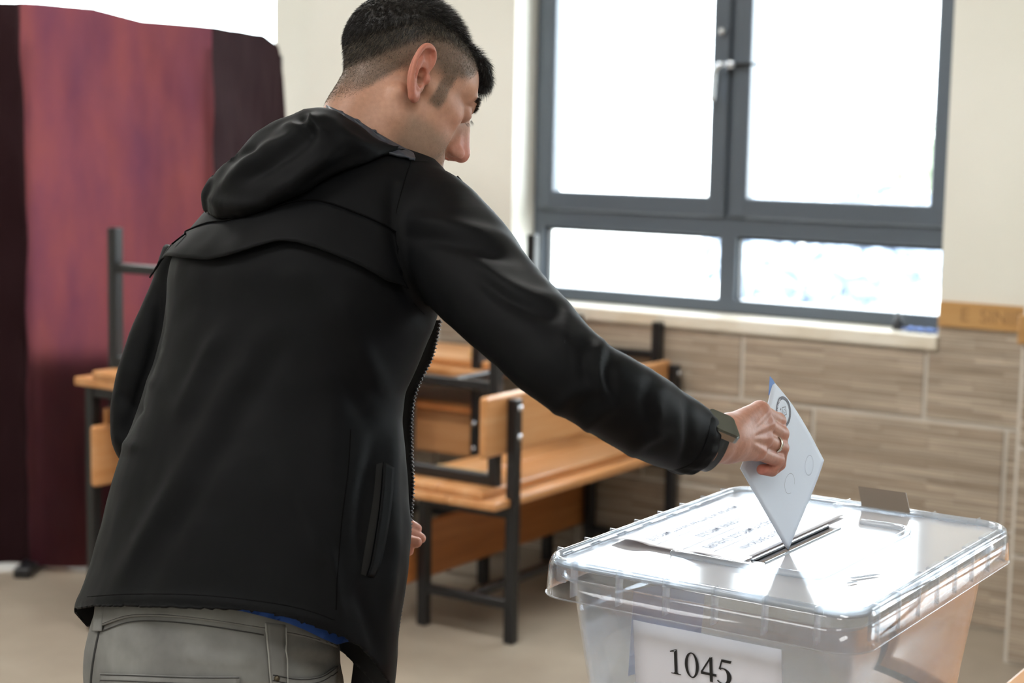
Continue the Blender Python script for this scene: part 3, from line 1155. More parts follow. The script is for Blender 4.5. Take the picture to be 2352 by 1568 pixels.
ering('emblem_ring', ec, 0.0150, 0.0188, stamp_m)
tick_m = mat('emblem_light', srgb(196, 200, 214), 0.6)
pts, fc = [], []
for k in range(22):
    a = math.radians(150 + k * 8.2)
    for rr, da in ((0.0157, -0.02), (0.0181, -0.02), (0.0181, 0.03), (0.0157, 0.02)):
        pts.append((rr * math.cos(a + da * (1 + k % 3)), rr * math.sin(a + da * (1 + k % 3))))
    fc.append(tuple(range(4 * k, 4 * k + 4)))
o = epoly('emblem_ticks', pts, fc, tick_m, ec)
o.data.transform(Matrix.Translation(env_n * 0.0003))
pts, fc = [], []
for (x0, y0), (x1, y1) in (((-0.006, 0.002), (0.001, 0.008)), ((0.001, 0.008), (0.0075, 0.001)), ((0.0075, 0.001), (0.001, -0.005)), ((0.001, -0.005), (-0.006, 0.002))):
    dx, dy = x1 - x0, y1 - y0
    ln = math.hypot(dx, dy)
    ox, oy = -dy / ln * 0.00035, dx / ln * 0.00035
    k = len(pts)
    pts += [(x0 - ox, y0 - oy), (x1 - ox, y1 - oy), (x1 + ox, y1 + oy), (x0 + ox, y0 + oy)]
    fc.append((k, k + 1, k + 2, k + 3))
for k in range(8):
    a = k * math.pi / 4
    q = len(pts)
    cx, cy = 0.001 + 0.0022 * math.cos(a), 0.0015 + 0.0022 * math.sin(a)
    pts += [(cx - 0.0004, cy - 0.0004), (cx + 0.0004, cy - 0.0004), (cx + 0.0004, cy + 0.0004), (cx - 0.0004, cy + 0.0004)]
    fc.append((q, q + 1, q + 2, q + 3))
for cx, cy in ((-0.008, -0.002), (-0.006, -0.007), (0.002, -0.0085)):
    q = len(pts)
    pts += [(cx - 0.0008, cy - 0.0012), (cx + 0.0008, cy - 0.0012), (cx + 0.0008, cy + 0.0012), (cx - 0.0008, cy + 0.0012)]
    fc.append((q, q + 1, q + 2, q + 3))
epoly('emblem_drawing', pts, fc, stamp_m, ec)
# two faint rubber stamp rings
faint_m = mat('faint_stamp', srgb(160, 166, 178), 0.6)
ering('stamp_ring', on_env(1810, 1110), 0.0122, 0.0127, faint_m, 30, 330, 32)
faint2 = mat('fainter_stamp', srgb(188, 196, 212), 0.6)
ering('stamp_ring', on_env(1853, 1068), 0.0120, 0.0128, faint2)
tag(env, 'pale blue white envelope held by the man, its corner in the ballot box slot', 'envelope')

# ------------------------------------------------------------------ signed-distance modelling tools


def smin(a, b, k):
    h = np.clip(0.5 + 0.5 * (b - a) / k, 0, 1)
    return b + (a - b) * h - k * h * (1 - h)


def smax(a, b, k):
    return -smin(-a, -b, k)


def s_ell(P, c, r):
    q = (P - np.asarray(c, np.float32)) / np.asarray(r, np.float32)
    n = np.linalg.norm(q, axis=1)
    g = np.linalg.norm(q / np.asarray(r, np.float32), axis=1) + 1e-9
    return n * (n - 1) / g


def s_sph(P, c, r):
    return np.linalg.norm(P - np.asarray(c, np.float32), axis=1) - r


def s_cap(P, a, b, ra, rb=None):
    rb = ra if rb is None else rb
    a = np.asarray(a, np.float32)
    b = np.asarray(b, np.float32)
    ba = b - a
    t = np.clip(((P - a) @ ba) / (ba @ ba + 1e-12), 0, 1)
    return np.linalg.norm(P - a - t[:, None] * ba, axis=1) - (ra + (rb - ra) * t)


def s_chain(P, pts, radii, k=None):
    d = None
    for i in range(len(pts) - 1):
        e = s_cap(P, pts[i], pts[i + 1], radii[i], radii[i + 1])
        d = e if d is None else (np.minimum(d, e) if k is None else smin(d, e, k))
    return d


def surface_nets(fn, lo, hi, h):
    lo = np.asarray(lo, float)
    n = np.ceil((np.asarray(hi, float) - lo) / h).astype(int) + 1
    # coarse pass keeps only blocks near the surface
    B = 8
    nb = np.ceil((n - 1) / B).astype(int)
    n = nb * B + 1
    cb = np.stack(np.meshgrid(*[np.arange(m) for m in nb], indexing='ij'), -1).reshape(-1, 3)
    cc = lo + (cb * B + B / 2) * h
    dc = fn(cc.astype(np.float32))
    keep = cb[np.abs(dc) < B * h * 2.4]
    vals = np.full(tuple(n), 1e3, np.float32)
    # sign outside kept blocks
    big = np.where(dc < 0, -1e3, 1e3).astype(np.float32)
    for (i, j, k), s in zip(cb, big):
        if s < 0:
            vals[i * B:i * B + B + 1, j * B:j * B + B + 1, k * B:k * B + B + 1] = s
    g = np.stack(np.meshgrid(*[np.arange(B + 1)] * 3, indexing='ij'), -1).reshape(-1, 3)
    for c0 in range(0, len(keep), 1500):
        ks = keep[c0:c0 + 1500]
        idx = (ks[:, None, :] * B + g[None]).reshape(-1, 3)
        v = fn((lo + idx * h).astype(np.float32))
        vals[idx[:, 0], idx[:, 1], idx[:, 2]] = v
    ins = vals < 0
    cx = tuple(m - 1 for m in n)
    acc = np.zeros(cx + (3,), np.float32)
    cnt = np.zeros(cx, np.float32)
    corners = [(a, b, c) for a in (0, 1) for b in (0, 1) for c in (0, 1)]
    sl = lambda o: tuple(slice(o[d], o[d] + cx[d]) for d in range(3))
    for a in corners:
        for ax in range(3):
            if a[ax]:
                continue
            b = list(a)
            b[ax] = 1
            va, vb = vals[sl(a)], vals[sl(b)]
            m = (va < 0) != (vb < 0)
            if not m.any():
                continue
            t = va[m] / (va[m] - vb[m])
            p = np.zeros((t.size, 3), np.float32) + np.asarray(a, np.float32)
            p[:, ax] = t
            acc[m] += p
            cnt[m] += 1
    act = cnt > 0
    ids = np.full(cx, -1, np.int64)
    ids[act] = np.arange(act.sum())
    ci = np.argwhere(act)
    V = lo + (ci + acc[act] / cnt[act][:, None]) * h
    Q = []
    for ax in range(3):
        o1, o2 = [(1, 2), (2, 0), (0, 1)][ax]
        s0 = [slice(None)] * 3
        s1 = [slice(None)] * 3
        s0[ax] = slice(0, -1)
        s1[ax] = slice(1, None)
        a, b = ins[tuple(s0)], ins[tuple(s1)]
        e = np.argwhere(a != b)
        ok = (e[:, o1] > 0) & (e[:, o2] > 0) & (e[:, o1] < n[o1] - 1) & (e[:, o2] < n[o2] - 1)
        e = e[ok]

        def cell(d1, d2):
            q = e.copy()
            q[:, o1] += d1
            q[:, o2] += d2
            return ids[q[:, 0], q[:, 1], q[:, 2]]
        q = np.stack([cell(-1, -1), cell(0, -1), cell(0, 0), cell(-1, 0)], 1)
        fl = ~a[e[:, 0], e[:, 1], e[:, 2]]
        q[fl] = q[fl][:, ::-1]
        Q.append(q)
    Q = np.concatenate(Q)
    Q = Q[(Q >= 0).all(1)]
    return V, Q


def np_mesh(name, V, Q):
    me = bpy.data.meshes.new(name)
    V = np.asarray(V, np.float32)
    Q = np.asarray(Q, np.int32)
    me.vertices.add(len(V))
    me.vertices.foreach_set('co', V.ravel())
    k = Q.shape[1]
    me.loops.add(Q.size)
    me.loops.foreach_set('vertex_index', Q.ravel())
    me.polygons.add(len(Q))
    me.polygons.foreach_set('loop_start', np.arange(0, Q.size, k, dtype=np.int32))
    me.polygons.foreach_set('loop_total', np.full(len(Q), k, np.int32))
    me.polygons.foreach_set('use_smooth', np.ones(len(Q), bool))
    me.update(calc_edges=True)
    me.validate()
    return me


def vnormals(me):
    n = np.empty(len(me.vertices) * 3, np.float32)
    me.vertices.foreach_get('normal', n)
    return n.reshape(-1, 3)


def vcos(me):
    n = np.empty(len(me.vertices) * 3, np.float32)
    me.vertices.foreach_get('co', n)
    return n.reshape(-1, 3)


def set_colors(me, C):
    a = me.color_attributes.new('Col', 'FLOAT_COLOR', 'POINT')
    c = np.ones((len(C), 4), np.float32)
    c[:, :3] = C
    a.data.foreach_set('color', c.ravel())


def lin(r, g, b):
    return np.array(srgb(r, g, b)[:3], np.float32)


def sstep(x, a, b):
    t = np.clip((x - a) / (b - a), 0, 1)
    return t * t * (3 - 2 * t)


# ------------------------------------------------------------------ the head
HA, HB = math.radians(25), math.radians(31)
hF = np.array([math.cos(HB) * math.cos(HA), math.sin(HB), math.cos(HB) * math.sin(HA)])
hU = np.array([math.sin(HB) * math.cos(HA), -math.cos(HB), math.sin(HB) * math.sin(HA)])
hL = np.cross(hU, hF)
HEADR = (VIEW.T @ np.stack([hF, hL, hU], 1))           # columns: forward, left, up in world
EAR_W = at(965, 175, 1.95)
HEAD0 = EAR_W - HEADR @ (np.array([0, -76, 5]) / 1000.0)


def head_w(P):
    return HEAD0 + (np.asarray(P) / 1000.0) @ HEADR.T


# ear frame
eN = np.array([0.40, -0.916, 0.0])
eUp = np.array([-0.36, 0.0, 0.933])
eUp -= eN * (eUp @ eN)
eUp /= np.linalg.norm(eUp)
eFw = np.cross(eUp, eN) * -1.0
if eFw[0] < 0:
    eFw = -eFw
EARC = np.array([-5.0, -82.5, 5.0])
EARM = np.stack([eFw, eUp, eN], 1)


def sd_ear(P, side):
    Q = P.copy()
    if side > 0:
        Q[:, 1] *= -1
    E = ((Q - EARC) @ EARM).astype(np.float32)
    helix = [(9, 2, 1), (13, 11, 2.5), (13.5, 21, 4), (9, 29, 5), (1, 32.5, 6), (-8, 30, 7), (-14, 22, 8), (-16.5, 11, 8), (-15.5, -1, 7.5), (-12.5, -12, 6.5), (-8.5, -21, 5.5), (-4, -28, 4.5)]
    hp = smooth_path(helix, 3)
    rad = np.interp(np.arange(len(hp)), [0, 5, 12, 20, 28, 33], [2.6, 3.4, 3.9, 3.6, 3.9, 4.5])
    d = s_chain(E, hp, rad)
    lobe = s_ell(E, (0.5, -27.5, 2.6), (8.0, 8.5, 4.2))
    d = smin(d, lobe, 4)
    anti = smooth_path([(2, 21, 2.5), (-4, 15, 3.5), (-8.5, 6, 4.5), (-9, -5, 4.5), (-6, -13, 4), (0, -18, 3.5)], 3)
    d = smin(d, s_chain(E, anti, np.full(len(anti), 3.4)), 3.0)
    base = s_ell(E, (-1, 1, 0.2), (15.5, 30, 4.0))
    d = smin(d, base, 3)
    tri = s_ell(E, (4.0, 21.0, 7.0), (7.5, 8.0, 7.5))
    d = smax(d, -tri, 2)
    scap = s_chain(E, smooth_path([(6, 27, 6), (-6, 25.5, 8), (-11.5, 17, 9), (-12.3, 5, 9), (-11, -6, 8)], 3), np.full(13, 3.0))
    d = smax(d, -scap, 1.2)
    carve = np.minimum(s_ell(E, (2.0, -4.5, 3.0), (8.0, 11.5, 10.5)), s_ell(E, (6.0, -7.0, -4.0), (4.0, 4.5, 10.0)))
    trag = s_ell(E, (12.0, -4.0, 2.5), (4.0, 6.0, 4.6))
    d = smin(d, trag, 2.5)
    # back of the concha joins the skull
    root = smin(s_cap(E, (5, 16, -5), (5, -16, -5), 8, 8), s_cap(E, (4, 16, -6), (2, 26, -5), 8, 6), 3)
    d = smin(d, root, 5)
    return d, carve, trag


def sd_head(P, ears=True):
    P = P.astype(np.float32)
    A = P.copy()
    A[:, 1] = np.abs(A[:, 1])
    d = s_ell(P, (-14, 0, 45), (72, 74, 66))
    d = smin(d, s_ell(P, (28, 0, 38), (64, 65, 57)), 18)
    d = smin(d, s_ell(P, (40, 0, -14), (50, 60, 70)), 16)
    d = smin(d, s_ell(A, (42, 38, -36), (38, 24, 46)), 14)
    d = smin(d, s_cap(A, (10, 49, -44), (76, 15, -88), 17, 17), 16)
    d = smin(d, s_ell(P, (82, 0, -90), (18, 20, 15)), 12)
    d = smin(d, s_cap(A, (66, 45, 0), (14, 63, 4), 11, 7), 16)
    d = smin(d, s_cap(A, (87, 10, 31), (74, 46, 33), 10, 8), 14)
    d = smin(d, s_ell(P, (76, 0, -54), (24, 32, 28)), 12)
    # eye sockets, lids
    d = smax(d, -s_ell(A, (103, 33, 14), (17, 17, 11)), 9)
    lid = s_ell(A, (79, 31, 13.5), (13.5, 15.5, 12))
    d = smin(d, lid, 3.0)
    crease = s_cap(A, (91, 23, 20.0), (88, 46, 17), 1.2)
    d = smax(d, -crease, 2.0)
    slit = s_cap(A, (95, 22, 8.5), (89, 48, 9.5), 1.1)
    d = smax(d, -slit, 1.5)
    # nose
    d = smin(d, s_chain(P, [(84, 0, 22), (90, 0, 2), (96, 0, -16)], [9.0, 13.0, 16.0], 5), 8)
    d = smin(d, s_chain(P, [(91, 0, 26), (101, 0, 8), (113, 0, -14)], [7.0, 8.0, 9.0], 3), 7)
    d = smin(d, s_sph(P, (114.5, 0, -20), 10.5), 5)
    d = smin(d, s_ell(A, (104, 12.5, -25), (10.5, 7.5, 8.5)), 4)
    d = smin(d, s_cap(P, (92, 0, -18), (106, 0, -28), 10, 6), 5)
    d = smax(d, -s_ell(A, (108.5, 10.5, -33), (6.0, 4.2, 8.0)), 2)
    d = smax(d, -s_cap(A, (100, 21, -20), (88, 24, -40), 1.2), 5)
    # lips
    d = smin(d, s_chain(P, [(88, -24, -60), (97, -9, -56), (97, 9, -56), (88, 24, -60)], [3, 5, 5, 3], 3), 4)
    d = smin(d, s_chain(P, [(88, -21, -63), (96, 0, -67), (88, 21, -63)], [3, 6.5, 3], 3), 4)
    d = smax(d, -s_chain(P, [(90, -23, -61), (103, 0, -61), (90, 23, -61)], [1, 1.2, 1], 1), 1.5)
    # neck
    nk = s_chain(P, [(-10, 0, -10), (-4, 0, -60), (4, 0, -175)], [54, 54, 62], 20)
    nk = smin(nk, s_cap(A, (-8, 58, -22), (34, 16, -160), 10, 10), 14)
    nk = smin(nk, s_cap(A, (-28, 16, -10), (-20, 20, -150), 19, 22), 18)
    d = smin(d, nk, 12)
    if ears:
        near = np.abs(A[:, 1] - 80) < 45
        near &= (np.abs(A[:, 0]) < 60) & (np.abs(A[:, 2]) < 65)
        if near.any():
            e, cvv, tg = sd_ear(A[near] * np.array([1, -1, 1], np.float32), -1)
            e = smin(d[near], e, 4.0)
            e = smax(e, -cvv, 2.0)
            d[near] = smin(e, tg, 2.0)
    # jaw/cheek hollow behind the jaw line
    return d


hv, hq = surface_nets(lambda P: sd_head(P), (-112, -104, -172), (134, 104, 124), 1.6)


def head_colors(P):
    A = P.copy()
    A[:, 1] = np.abs(A[:, 1])
    x, y, z = A[:, 0], A[:, 1], A[:, 2]
    C = np.zeros((len(P), 3), np.float32) + lin(192, 147, 124)
    mixc = lambda C, col, w: C * (1 - w[:, None]) + col * w[:, None]
    nz = np.array([noise.noise((p[0] * 0.03, p[1] * 0.03, p[2] * 0.03)) for p in P[::1]], np.float32) if len(P) < 200000 else np.zeros(len(P), np.float32)
    C *= (1 + 0.10 * nz)[:, None]
    # nose, cheeks, ears redder
    C = mixc(C, lin(206, 138, 124), sstep(-np.linalg.norm(P - (112, 0, -20), axis=1), -34, -12) * 0.8)
    C = mixc(C, lin(202, 138, 114), np.clip(np.exp(-(((x - 70) / 26) ** 2 + ((y - 48) / 22) ** 2 + ((z + 8) / 24) ** 2)), 0, 1) * 0.5)
    er = sstep(y, 74, 84) * (np.abs(x) < 45)
    C = mixc(C, lin(200, 122, 104), er * 0.7)
    C = mixc(C, lin(176, 100, 92), np.exp(-(((x - 92) / 14) ** 2 + (y / 26) ** 2 + ((z + 62) / 9) ** 2)) * 0.8)
    C = mixc(C, lin(146, 98, 86), np.exp(-(((x - 92) / 10) ** 2 + ((y - 34) / 16) ** 2 + ((z - 17) / 7) ** 2)) * 0.6)
    # shaved beard shadow
    beard = sstep(x, 2, 28) * sstep(-z, 22, 42) * sstep(z, -150, -120) * (1 - np.exp(-((x - 112) / 18) ** 2 - ((z + 24) / 12) ** 2))
    beard *= sstep(x - (-20 - 0.55 * (z + 60)), -10, 18)
    C = mixc(C, lin(148, 126, 110), beard * 0.7)
    # scalp under the hair
    dn = hair_density(P)
    C = mixc(C, lin(104, 92, 80), np.clip(dn[1], 0, 1) * 0.8)
    C = mixc(C, lin(24, 21, 20), np.clip(dn[0], 0, 1))
    # nape skin a little darker
    C = mixc(C, lin(172, 126, 100), sstep(-x, 10, 45) * sstep(-z, 25, 55) * 0.7)
    return C


def hair_density(P):
    """(full black hair, clipped fade) weights in head space"""
    x, y, z = P[:, 0], np.abs(P[:, 1]), P[:, 2]
    zl = np.interp(x, [-100, -75, -50, -20, 10, 40, 60, 75, 90], [-46, -26, 6, 46, 64, 70, 72, 72, 70])
    full = sstep(z, zl - 8, zl + 12)
    zf = np.interp(x, [-100, -70, -45, -22, 0, 12, 30, 50, 70, 90], [-84, -72, -44, 0, 22, 24, 22, 36, 52, 60])
    fade = sstep(z, zf - 5, zf + 12)
    # hairline across the forehead and temples
    xh = np.interp(z, [-40, 20, 34, 46, 58, 70, 80, 95, 130], [44, 48, 56, 60, 64, 70, 80, 92, 120])
    front = 1 - sstep(x, xh - 4, xh + 4)
    # sideburn
    sb = sstep(x, 24, 30) * (1 - sstep(x, 40, 47)) * sstep(z, -16, -6) * (z < 40)
    fade = np.maximum(fade * front, sb * 0.9) * (1 - sstep(y, 75, 77.5) * ((np.abs(x + 4) < 34) & (z < 54)))
    full = full * np.maximum(front, sstep(z, 66, 76) * (1 - sstep(x, 78, 92)))
    return full, fade


hm = np_mesh('head_part', hv, hq)
head_local = vcos(hm).copy()
head_n = vnormals(hm).copy()
head_col = head_colors(head_local)

# ------------------------------------------------------------------ the right hand, closed on the envelope


def ej(u, v, lift):
    d = at(u, v, 1.0) - CAM
    return (CAM + d * (((_tip + env_n * lift / 1000.0 - CAM) @ env_n) / (d @ env_n))) * 1000.0


HJ = {
    'wrist': [ej(1634, 1014, 17), ej(1670, 1006, 18)],
    'index': [ej(1744, 944, 24), ej(1786, 966, 19), ej(1796, 1002, 11), ej(1790, 1030, 8)],
    'middle': [ej(1754, 972, 27), ej(1792, 996, 23), ej(1794, 1038, 14), ej(1780, 1066, 9)],
    'ring': [ej(1750, 1006, 27), ej(1793, 1028, 25), ej(1790, 1066, 18), ej(1772, 1082, 12)],
    'pinky': [ej(1736, 1036, 25), ej(1784, 1056, 25), ej(1773, 1080, 20), ej(1750, 1078, 16)],
    'thumb': [ej(1690, 985, 10), ej(1724, 966, -3), ej(1750, 978, -11), ej(1774, 996, -11)],
}
FR = {'index': (10.0, 9.0, 7.8, 6.6), 'middle': (10.2, 9.2, 8.0, 6.8), 'ring': (9.8, 8.8, 7.8, 6.6), 'pinky': (9.0, 8.2, 7.4, 6.3), 'thumb': (13, 11, 9.5, 7.5)}
hand_c = np.mean([HJ[k][0] for k in ('index', 'middle', 'ring', 'pinky')] + [HJ['wrist'][1]], axis=0)


def sd_hand(P):
    P = P + hand_c.astype(np.float32)
    w0, w1 = HJ['wrist']
    d = s_cap(P, w0 + (w0 - w1) * 0.5, w0, 25, 25)
    d = smin(d, s_cap(P, w0, w1, 24, 24), 6)
    palm = None
    for f_, r_, wo in (('index', 13, -9), ('middle', 13.0, -3), ('ring', 12.5, 4), ('pinky', 12, 11)):
        mc = HJ[f_][0]
        st = w1 + np.array([0, 0, -wo * 0.9])
        e = s_cap(P, st, mc, 18, r_ - 1.5)
        palm = e if palm is None else smin(palm, e, 9)
    # palm side volume
    pc = (w1 + HJ['middle'][0] + HJ['ring'][0]) / 3 - env_n * 12
    d = smin(d, palm, 12)
    for f_ in ('index', 'middle', 'ring', 'pinky'):
        J, R = HJ[f_], FR[f_]
        e = s_chain(P, J, R)
        # knuckle bump
        kn = s_sph(P, J[0] + env_n * 1.5, R[0] + 1.6)
        e = smin(e, kn, 5)
        kn2 = s_sph(P, J[1], R[1] + 0.9)
        e = smin(e, kn2, 4)
        d = smin(d, e, 3.2)
    th = s_chain(P, [HJ['wrist'][1]] + HJ['thumb'], (16,) + FR['thumb'])
    d = smin(d, th, 8)
    # tendons on the back of the hand
    for f_ in ('index', 'middle', 'ring', 'pinky'):
        a = w1 + env_n * 20
        b = HJ[f_][0] + env_n * 9.5
        d = smin(d, s_cap(P, a * 0.75 + b * 0.25, b, 1.6, 2.6), 4.5)
    return d


rv, rq = surface_nets(sd_hand, (-130, -130, -90), (110, 110, 90), 1.3)
rv = rv + hand_c
rme = np_mesh('hand_part', rv, rq)
rn = vnormals(rme).copy()
# fine skin folds
rc = np.zeros((len(rv), 3), np.float32) + lin(182, 132, 112)
kn_all = np.array([HJ[k][i] for k in ('index', 'middle', 'ring', 'pinky') for i in (0, 1)])
dist = np.min(np.linalg.norm(rv[:, None, :] - kn_all[None], axis=2), axis=1)
w = np.exp(-(dist / 13) ** 2)[:, None]
rc = rc * (1 - 0.5 * w) + lin(188, 118, 102) * 0.5 * w
tips = np.array([HJ[k][3] for k in ('index', 'middle', 'ring', 'pinky')])
w = np.exp(-(np.min(np.linalg.norm(rv[:, None, :] - tips[None], axis=2), axis=1) / 14) ** 2)[:, None]
rc = rc * (1 - 0.8 * w) + lin(186, 106, 94) * 0.8 * w
nzv = np.array([noise.noise(tuple(p * 0.06)) + 0.5 * noise.noise(tuple(p * 0.2)) for p in rv], np.float32)
rc *= (1 + 0.10 * nzv)[:, None]
rv = rv + rn * (0.25 * nzv[:, None])
rv = rv / 1000.0

# ------------------------------------------------------------------ left hand, fingertips showing past the jacket
LD = 2.20


def lj(u, v, dd=0.0):
    return at(u, v, LD + dd) * 1000


LJ = [[lj(860, 1190), lj(905, 1196), lj(938, 1205, 0.005), lj(957, 1214, 0.01)],
      [lj(865, 1215, -0.01), lj(915, 1222, -0.01), lj(945, 1228, -0.0), lj(966, 1236, 0.005)],
      [lj(868, 1238, -0.025), lj(912, 1240, -0.03), lj(940, 1243, -0.03), lj(957, 1245, -0.03)],
      [lj(866, 1262, -0.03), lj(900, 1264, -0.03), lj(925, 1266, -0.03), lj(938, 1264, -0.03)]]
LT = [lj(820, 1215, 0.02), lj(870, 1195, 0.04), lj(915, 1205, 0.05)]
lc = lj(870, 1228)


def sd_lhand(P):
    P = P + lc.astype(np.float32)
    d = s_cap(P, lj(740, 1225), lj(800, 1228), 26, 24)
    palm = None
    for J in LJ:
        e = s_cap(P, lj(790, 1228), J[0], 16, 11)
        palm = e if palm is None else smin(palm, e, 8)
    d = smin(d, palm, 10)
    for J in LJ:
        d = smin(d, s_chain(P, J, (10, 9.4, 8.6, 7.2)), 2.5)
    d = smin(d, s_chain(P, LT, (14, 11, 8)), 7)
    return d


lv, lq = surface_nets(sd_lhand, (-110, -110, -70), (90, 90, 70), 2.2)
lv = (lv + lc) / 1000.0
lcol = np.zeros((len(lv), 3), np.float32) + lin(204, 144, 122)

# ------------------------------------------------------------------ the rest of the body (under the clothes)
W_ = lambda u, v, D: at(u, v, D)
R_SH, R_EL, R_WR = W_(1030, 565, 1.92), W_(1322, 860, 1.705), HJ['wrist'][0] / 1000
L_SH, L_EL, L_WR = W_(440, 640, 2.13), W_(325, 985, 2.12), W_(740, 1225, LD)
NECK = head_w((-8, 0, -150))
CHEST = W_(740, 640, 2.03)
BELLY = W_(600, 1050, 1.99)
PELV = W_(490, 1470, 1.97)
fwdc = VIEW.T @ np.array([0.656, 0, 0.755])
fwdc[2] = 0
fwdc /= np.linalg.norm(fwdc)
rgtc = np.array([fwdc[1], -fwdc[0], 0.0])
HIPR, HIPL = PELV + rgtc * 0.09 - np.array([0, 0, 0.03]), PELV - rgtc * 0.09 - np.array([0, 0, 0.03])
FOOTR = np.array([HIPR[0], HIPR[1], 0.0]) + rgtc * 0.05 + fwdc * 0.05
FOOTL = np.array([HIPL[0], HIPL[1], 0.0]) - rgtc * 0.05 + fwdc * -0.02
KNR = (HIPR + FOOTR) / 2 + fwdc * 0.04
KNL = (HIPL + FOOTL) / 2 + fwdc * 0.04
up = np.array([0, 0, 1.0])


def sd_body(P):
    d = s_chain(P, [NECK, CHEST + (NECK - CHEST) * 0.5], [0.055, 0.075])
    d = smin(d, s_cap(P, CHEST - rgtc * 0.05, CHEST + rgtc * 0.05, 0.105), 0.05)
    d = smin(d, s_cap(P, BELLY - rgtc * 0.04, BELLY + rgtc * 0.04, 0.10), 0.06)
    d = smin(d, s_cap(P, CHEST, BELLY, 0.10, 0.10), 0.05)
    d = smin(d, s_cap(P, PELV - rgtc * 0.055, PELV + rgtc * 0.055, 0.10), 0.06)
    d = smin(d, s_cap(P, BELLY, PELV, 0.095, 0.10), 0.05)
    for a, b, c, r in ((R_SH, R_EL, R_WR, 1), (L_SH, L_EL, L_WR, 1)):
        d = smin(d, s_chain(P, [a, b, c], [0.036, 0.030, 0.0235]), 0.03)
    for a, b, c in ((HIPR, KNR, FOOTR + up * 0.09), (HIPL, KNL, FOOTL + up * 0.09)):
        d = smin(d, s_chain(P, [a, b, c], [0.075, 0.05, 0.035]), 0.03)
        d = smin(d, s_cap(P, c - up * 0.05 - fwdc * 0.03, c - up * 0.06 + fwdc * 0.13, 0.032, 0.026), 0.02)
    return d


allp = np.array([NECK, CHEST, BELLY, PELV, R_EL, L_EL, R_WR, L_WR, FOOTR, FOOTL])
bv, bq = surface_nets(sd_body, allp.min(0) - 0.22, allp.max(0) + 0.25, 0.012)
bcol = np.zeros((len(bv), 3), np.float32) + lin(196, 146, 118)

skin = mat('skin', srgb(196, 146, 118), 0.48)
_at = N(skin, 'ShaderNodeVertexColor', layer_name='Col')
_sn = noise_tex(skin, coords(skin), 420, 3)
_mx = N(skin, 'ShaderNodeMix', data_type='RGBA', blend_type='OVERLAY')
_mx.inputs['Factor'].default_value = 0.45
L(skin, _at.outputs['Color'], _mx.inputs['A'])
L(skin, ramp(skin, noise_tex(skin, coords(skin), 170, 4), [(0.3, (0.42, 0.4, 0.4, 1)), (0.7, (0.6, 0.58, 0.58, 1))]), _mx.inputs['B'])
L(skin, _mx.outputs['Result'], bsdf(skin).inputs['Base Color'])
bump(skin, _sn, 0.3, 0.0007)
bsdf(skin).inputs['Subsurface Weight'].default_value = 0.12
bsdf(skin).inputs['Subsurface Radius'].default_value = (1.0, 0.35, 0.2)
bsdf(skin).inputs['Subsurface Scale'].default_value = 0.008

parts = [(head_w(head_local), hq, head_col), (rv, rq, rc), (lv, lq, lcol), (bv, bq, bcol)]
off = 0
VV, QQ, CC = [], [], []
for v_, q_, c_ in parts:
    VV.append(v_)
    QQ.append(q_ + off)
    CC.append(c_)
    off += len(v_)
BASE = np.array([(FOOTR[0] + FOOTL[0]) / 2, (FOOTR[1] + FOOTL[1]) / 2, 0.0])
pme = np_mesh('person', np.concatenate(VV) - BASE, np.concatenate(QQ))
set_colors(pme, np.concatenate(CC))
person = link('person', pme, skin)
person.location = tuple(BASE)
tag(person, 'man with short dark hair in black jacket bending to drop an envelope into the box', 'person')
PINV = Matrix.Translation(tuple(-BASE))


def wear(o, parent=None):
    """o has world-space vertices; hang it on the person"""
    o.data.transform(PINV)
    o.parent = parent or person
    return o

# ------------------------------------------------------------------ clothes
from mathutils.bvhtree import BVHTree

WAX = np.array([0.755, 0.0, -0.656])      # shoulder axis (right, down, depth)
GAX = np.array([0.656, 0.0, 0.755])       # facing


def cam_w(q):
    return CAM + np.asarray(q) @ VIEW


def loft(rows, ratio=(0.19, 0.13), n=56, power=2.3):
    """rows of (v, uL, uR, D): rings of a body turned three quarters away"""
    a, b = ratio
    ext = math.sqrt((a * WAX[0]) ** 2 + (b * GAX[0]) ** 2)
    V, F = [], []
    for v, ul, ur, D in rows:
        uc = (ul + ur) / 2
        s = (ur - ul) / 2 * D / FPX / ext
        c = np.array([(uc - 1176) / FPX * D, (v - 784) / FPX * D, D])
        for k in range(n):
            t = 2 * math.pi * k / n
            cs, sn = math.cos(t), math.sin(t)
            cs = math.copysign(abs(cs) ** (2 / power), cs)
            sn = math.copysign(abs(sn) ** (2 / power), sn)
            V.append(cam_w(c + WAX * a * s * cs + GAX * b * s * sn))
    m = len(rows)
    for i in range(m - 1):
        for k in range(n):
            F.append((i * n + k, i * n + (k + 1) % n, (i + 1) * n + (k + 1) % n, (i + 1) * n + k))
    F.append(tuple(range(n - 1, -1, -1)))
    F.append(tuple((m - 1) * n + k for k in range(n)))
    return V, F


def limb(rows, sub=5, n=28):
    P = np.array([at(u, v, D) for u, v, r, D in rows])
    R = np.array([r * D / FPX for u, v, r, D in rows])
    Q = smooth_path(np.column_stack([P, R]), sub)
    return tube_mesh(Q[:, :3], Q[:, 3], n)


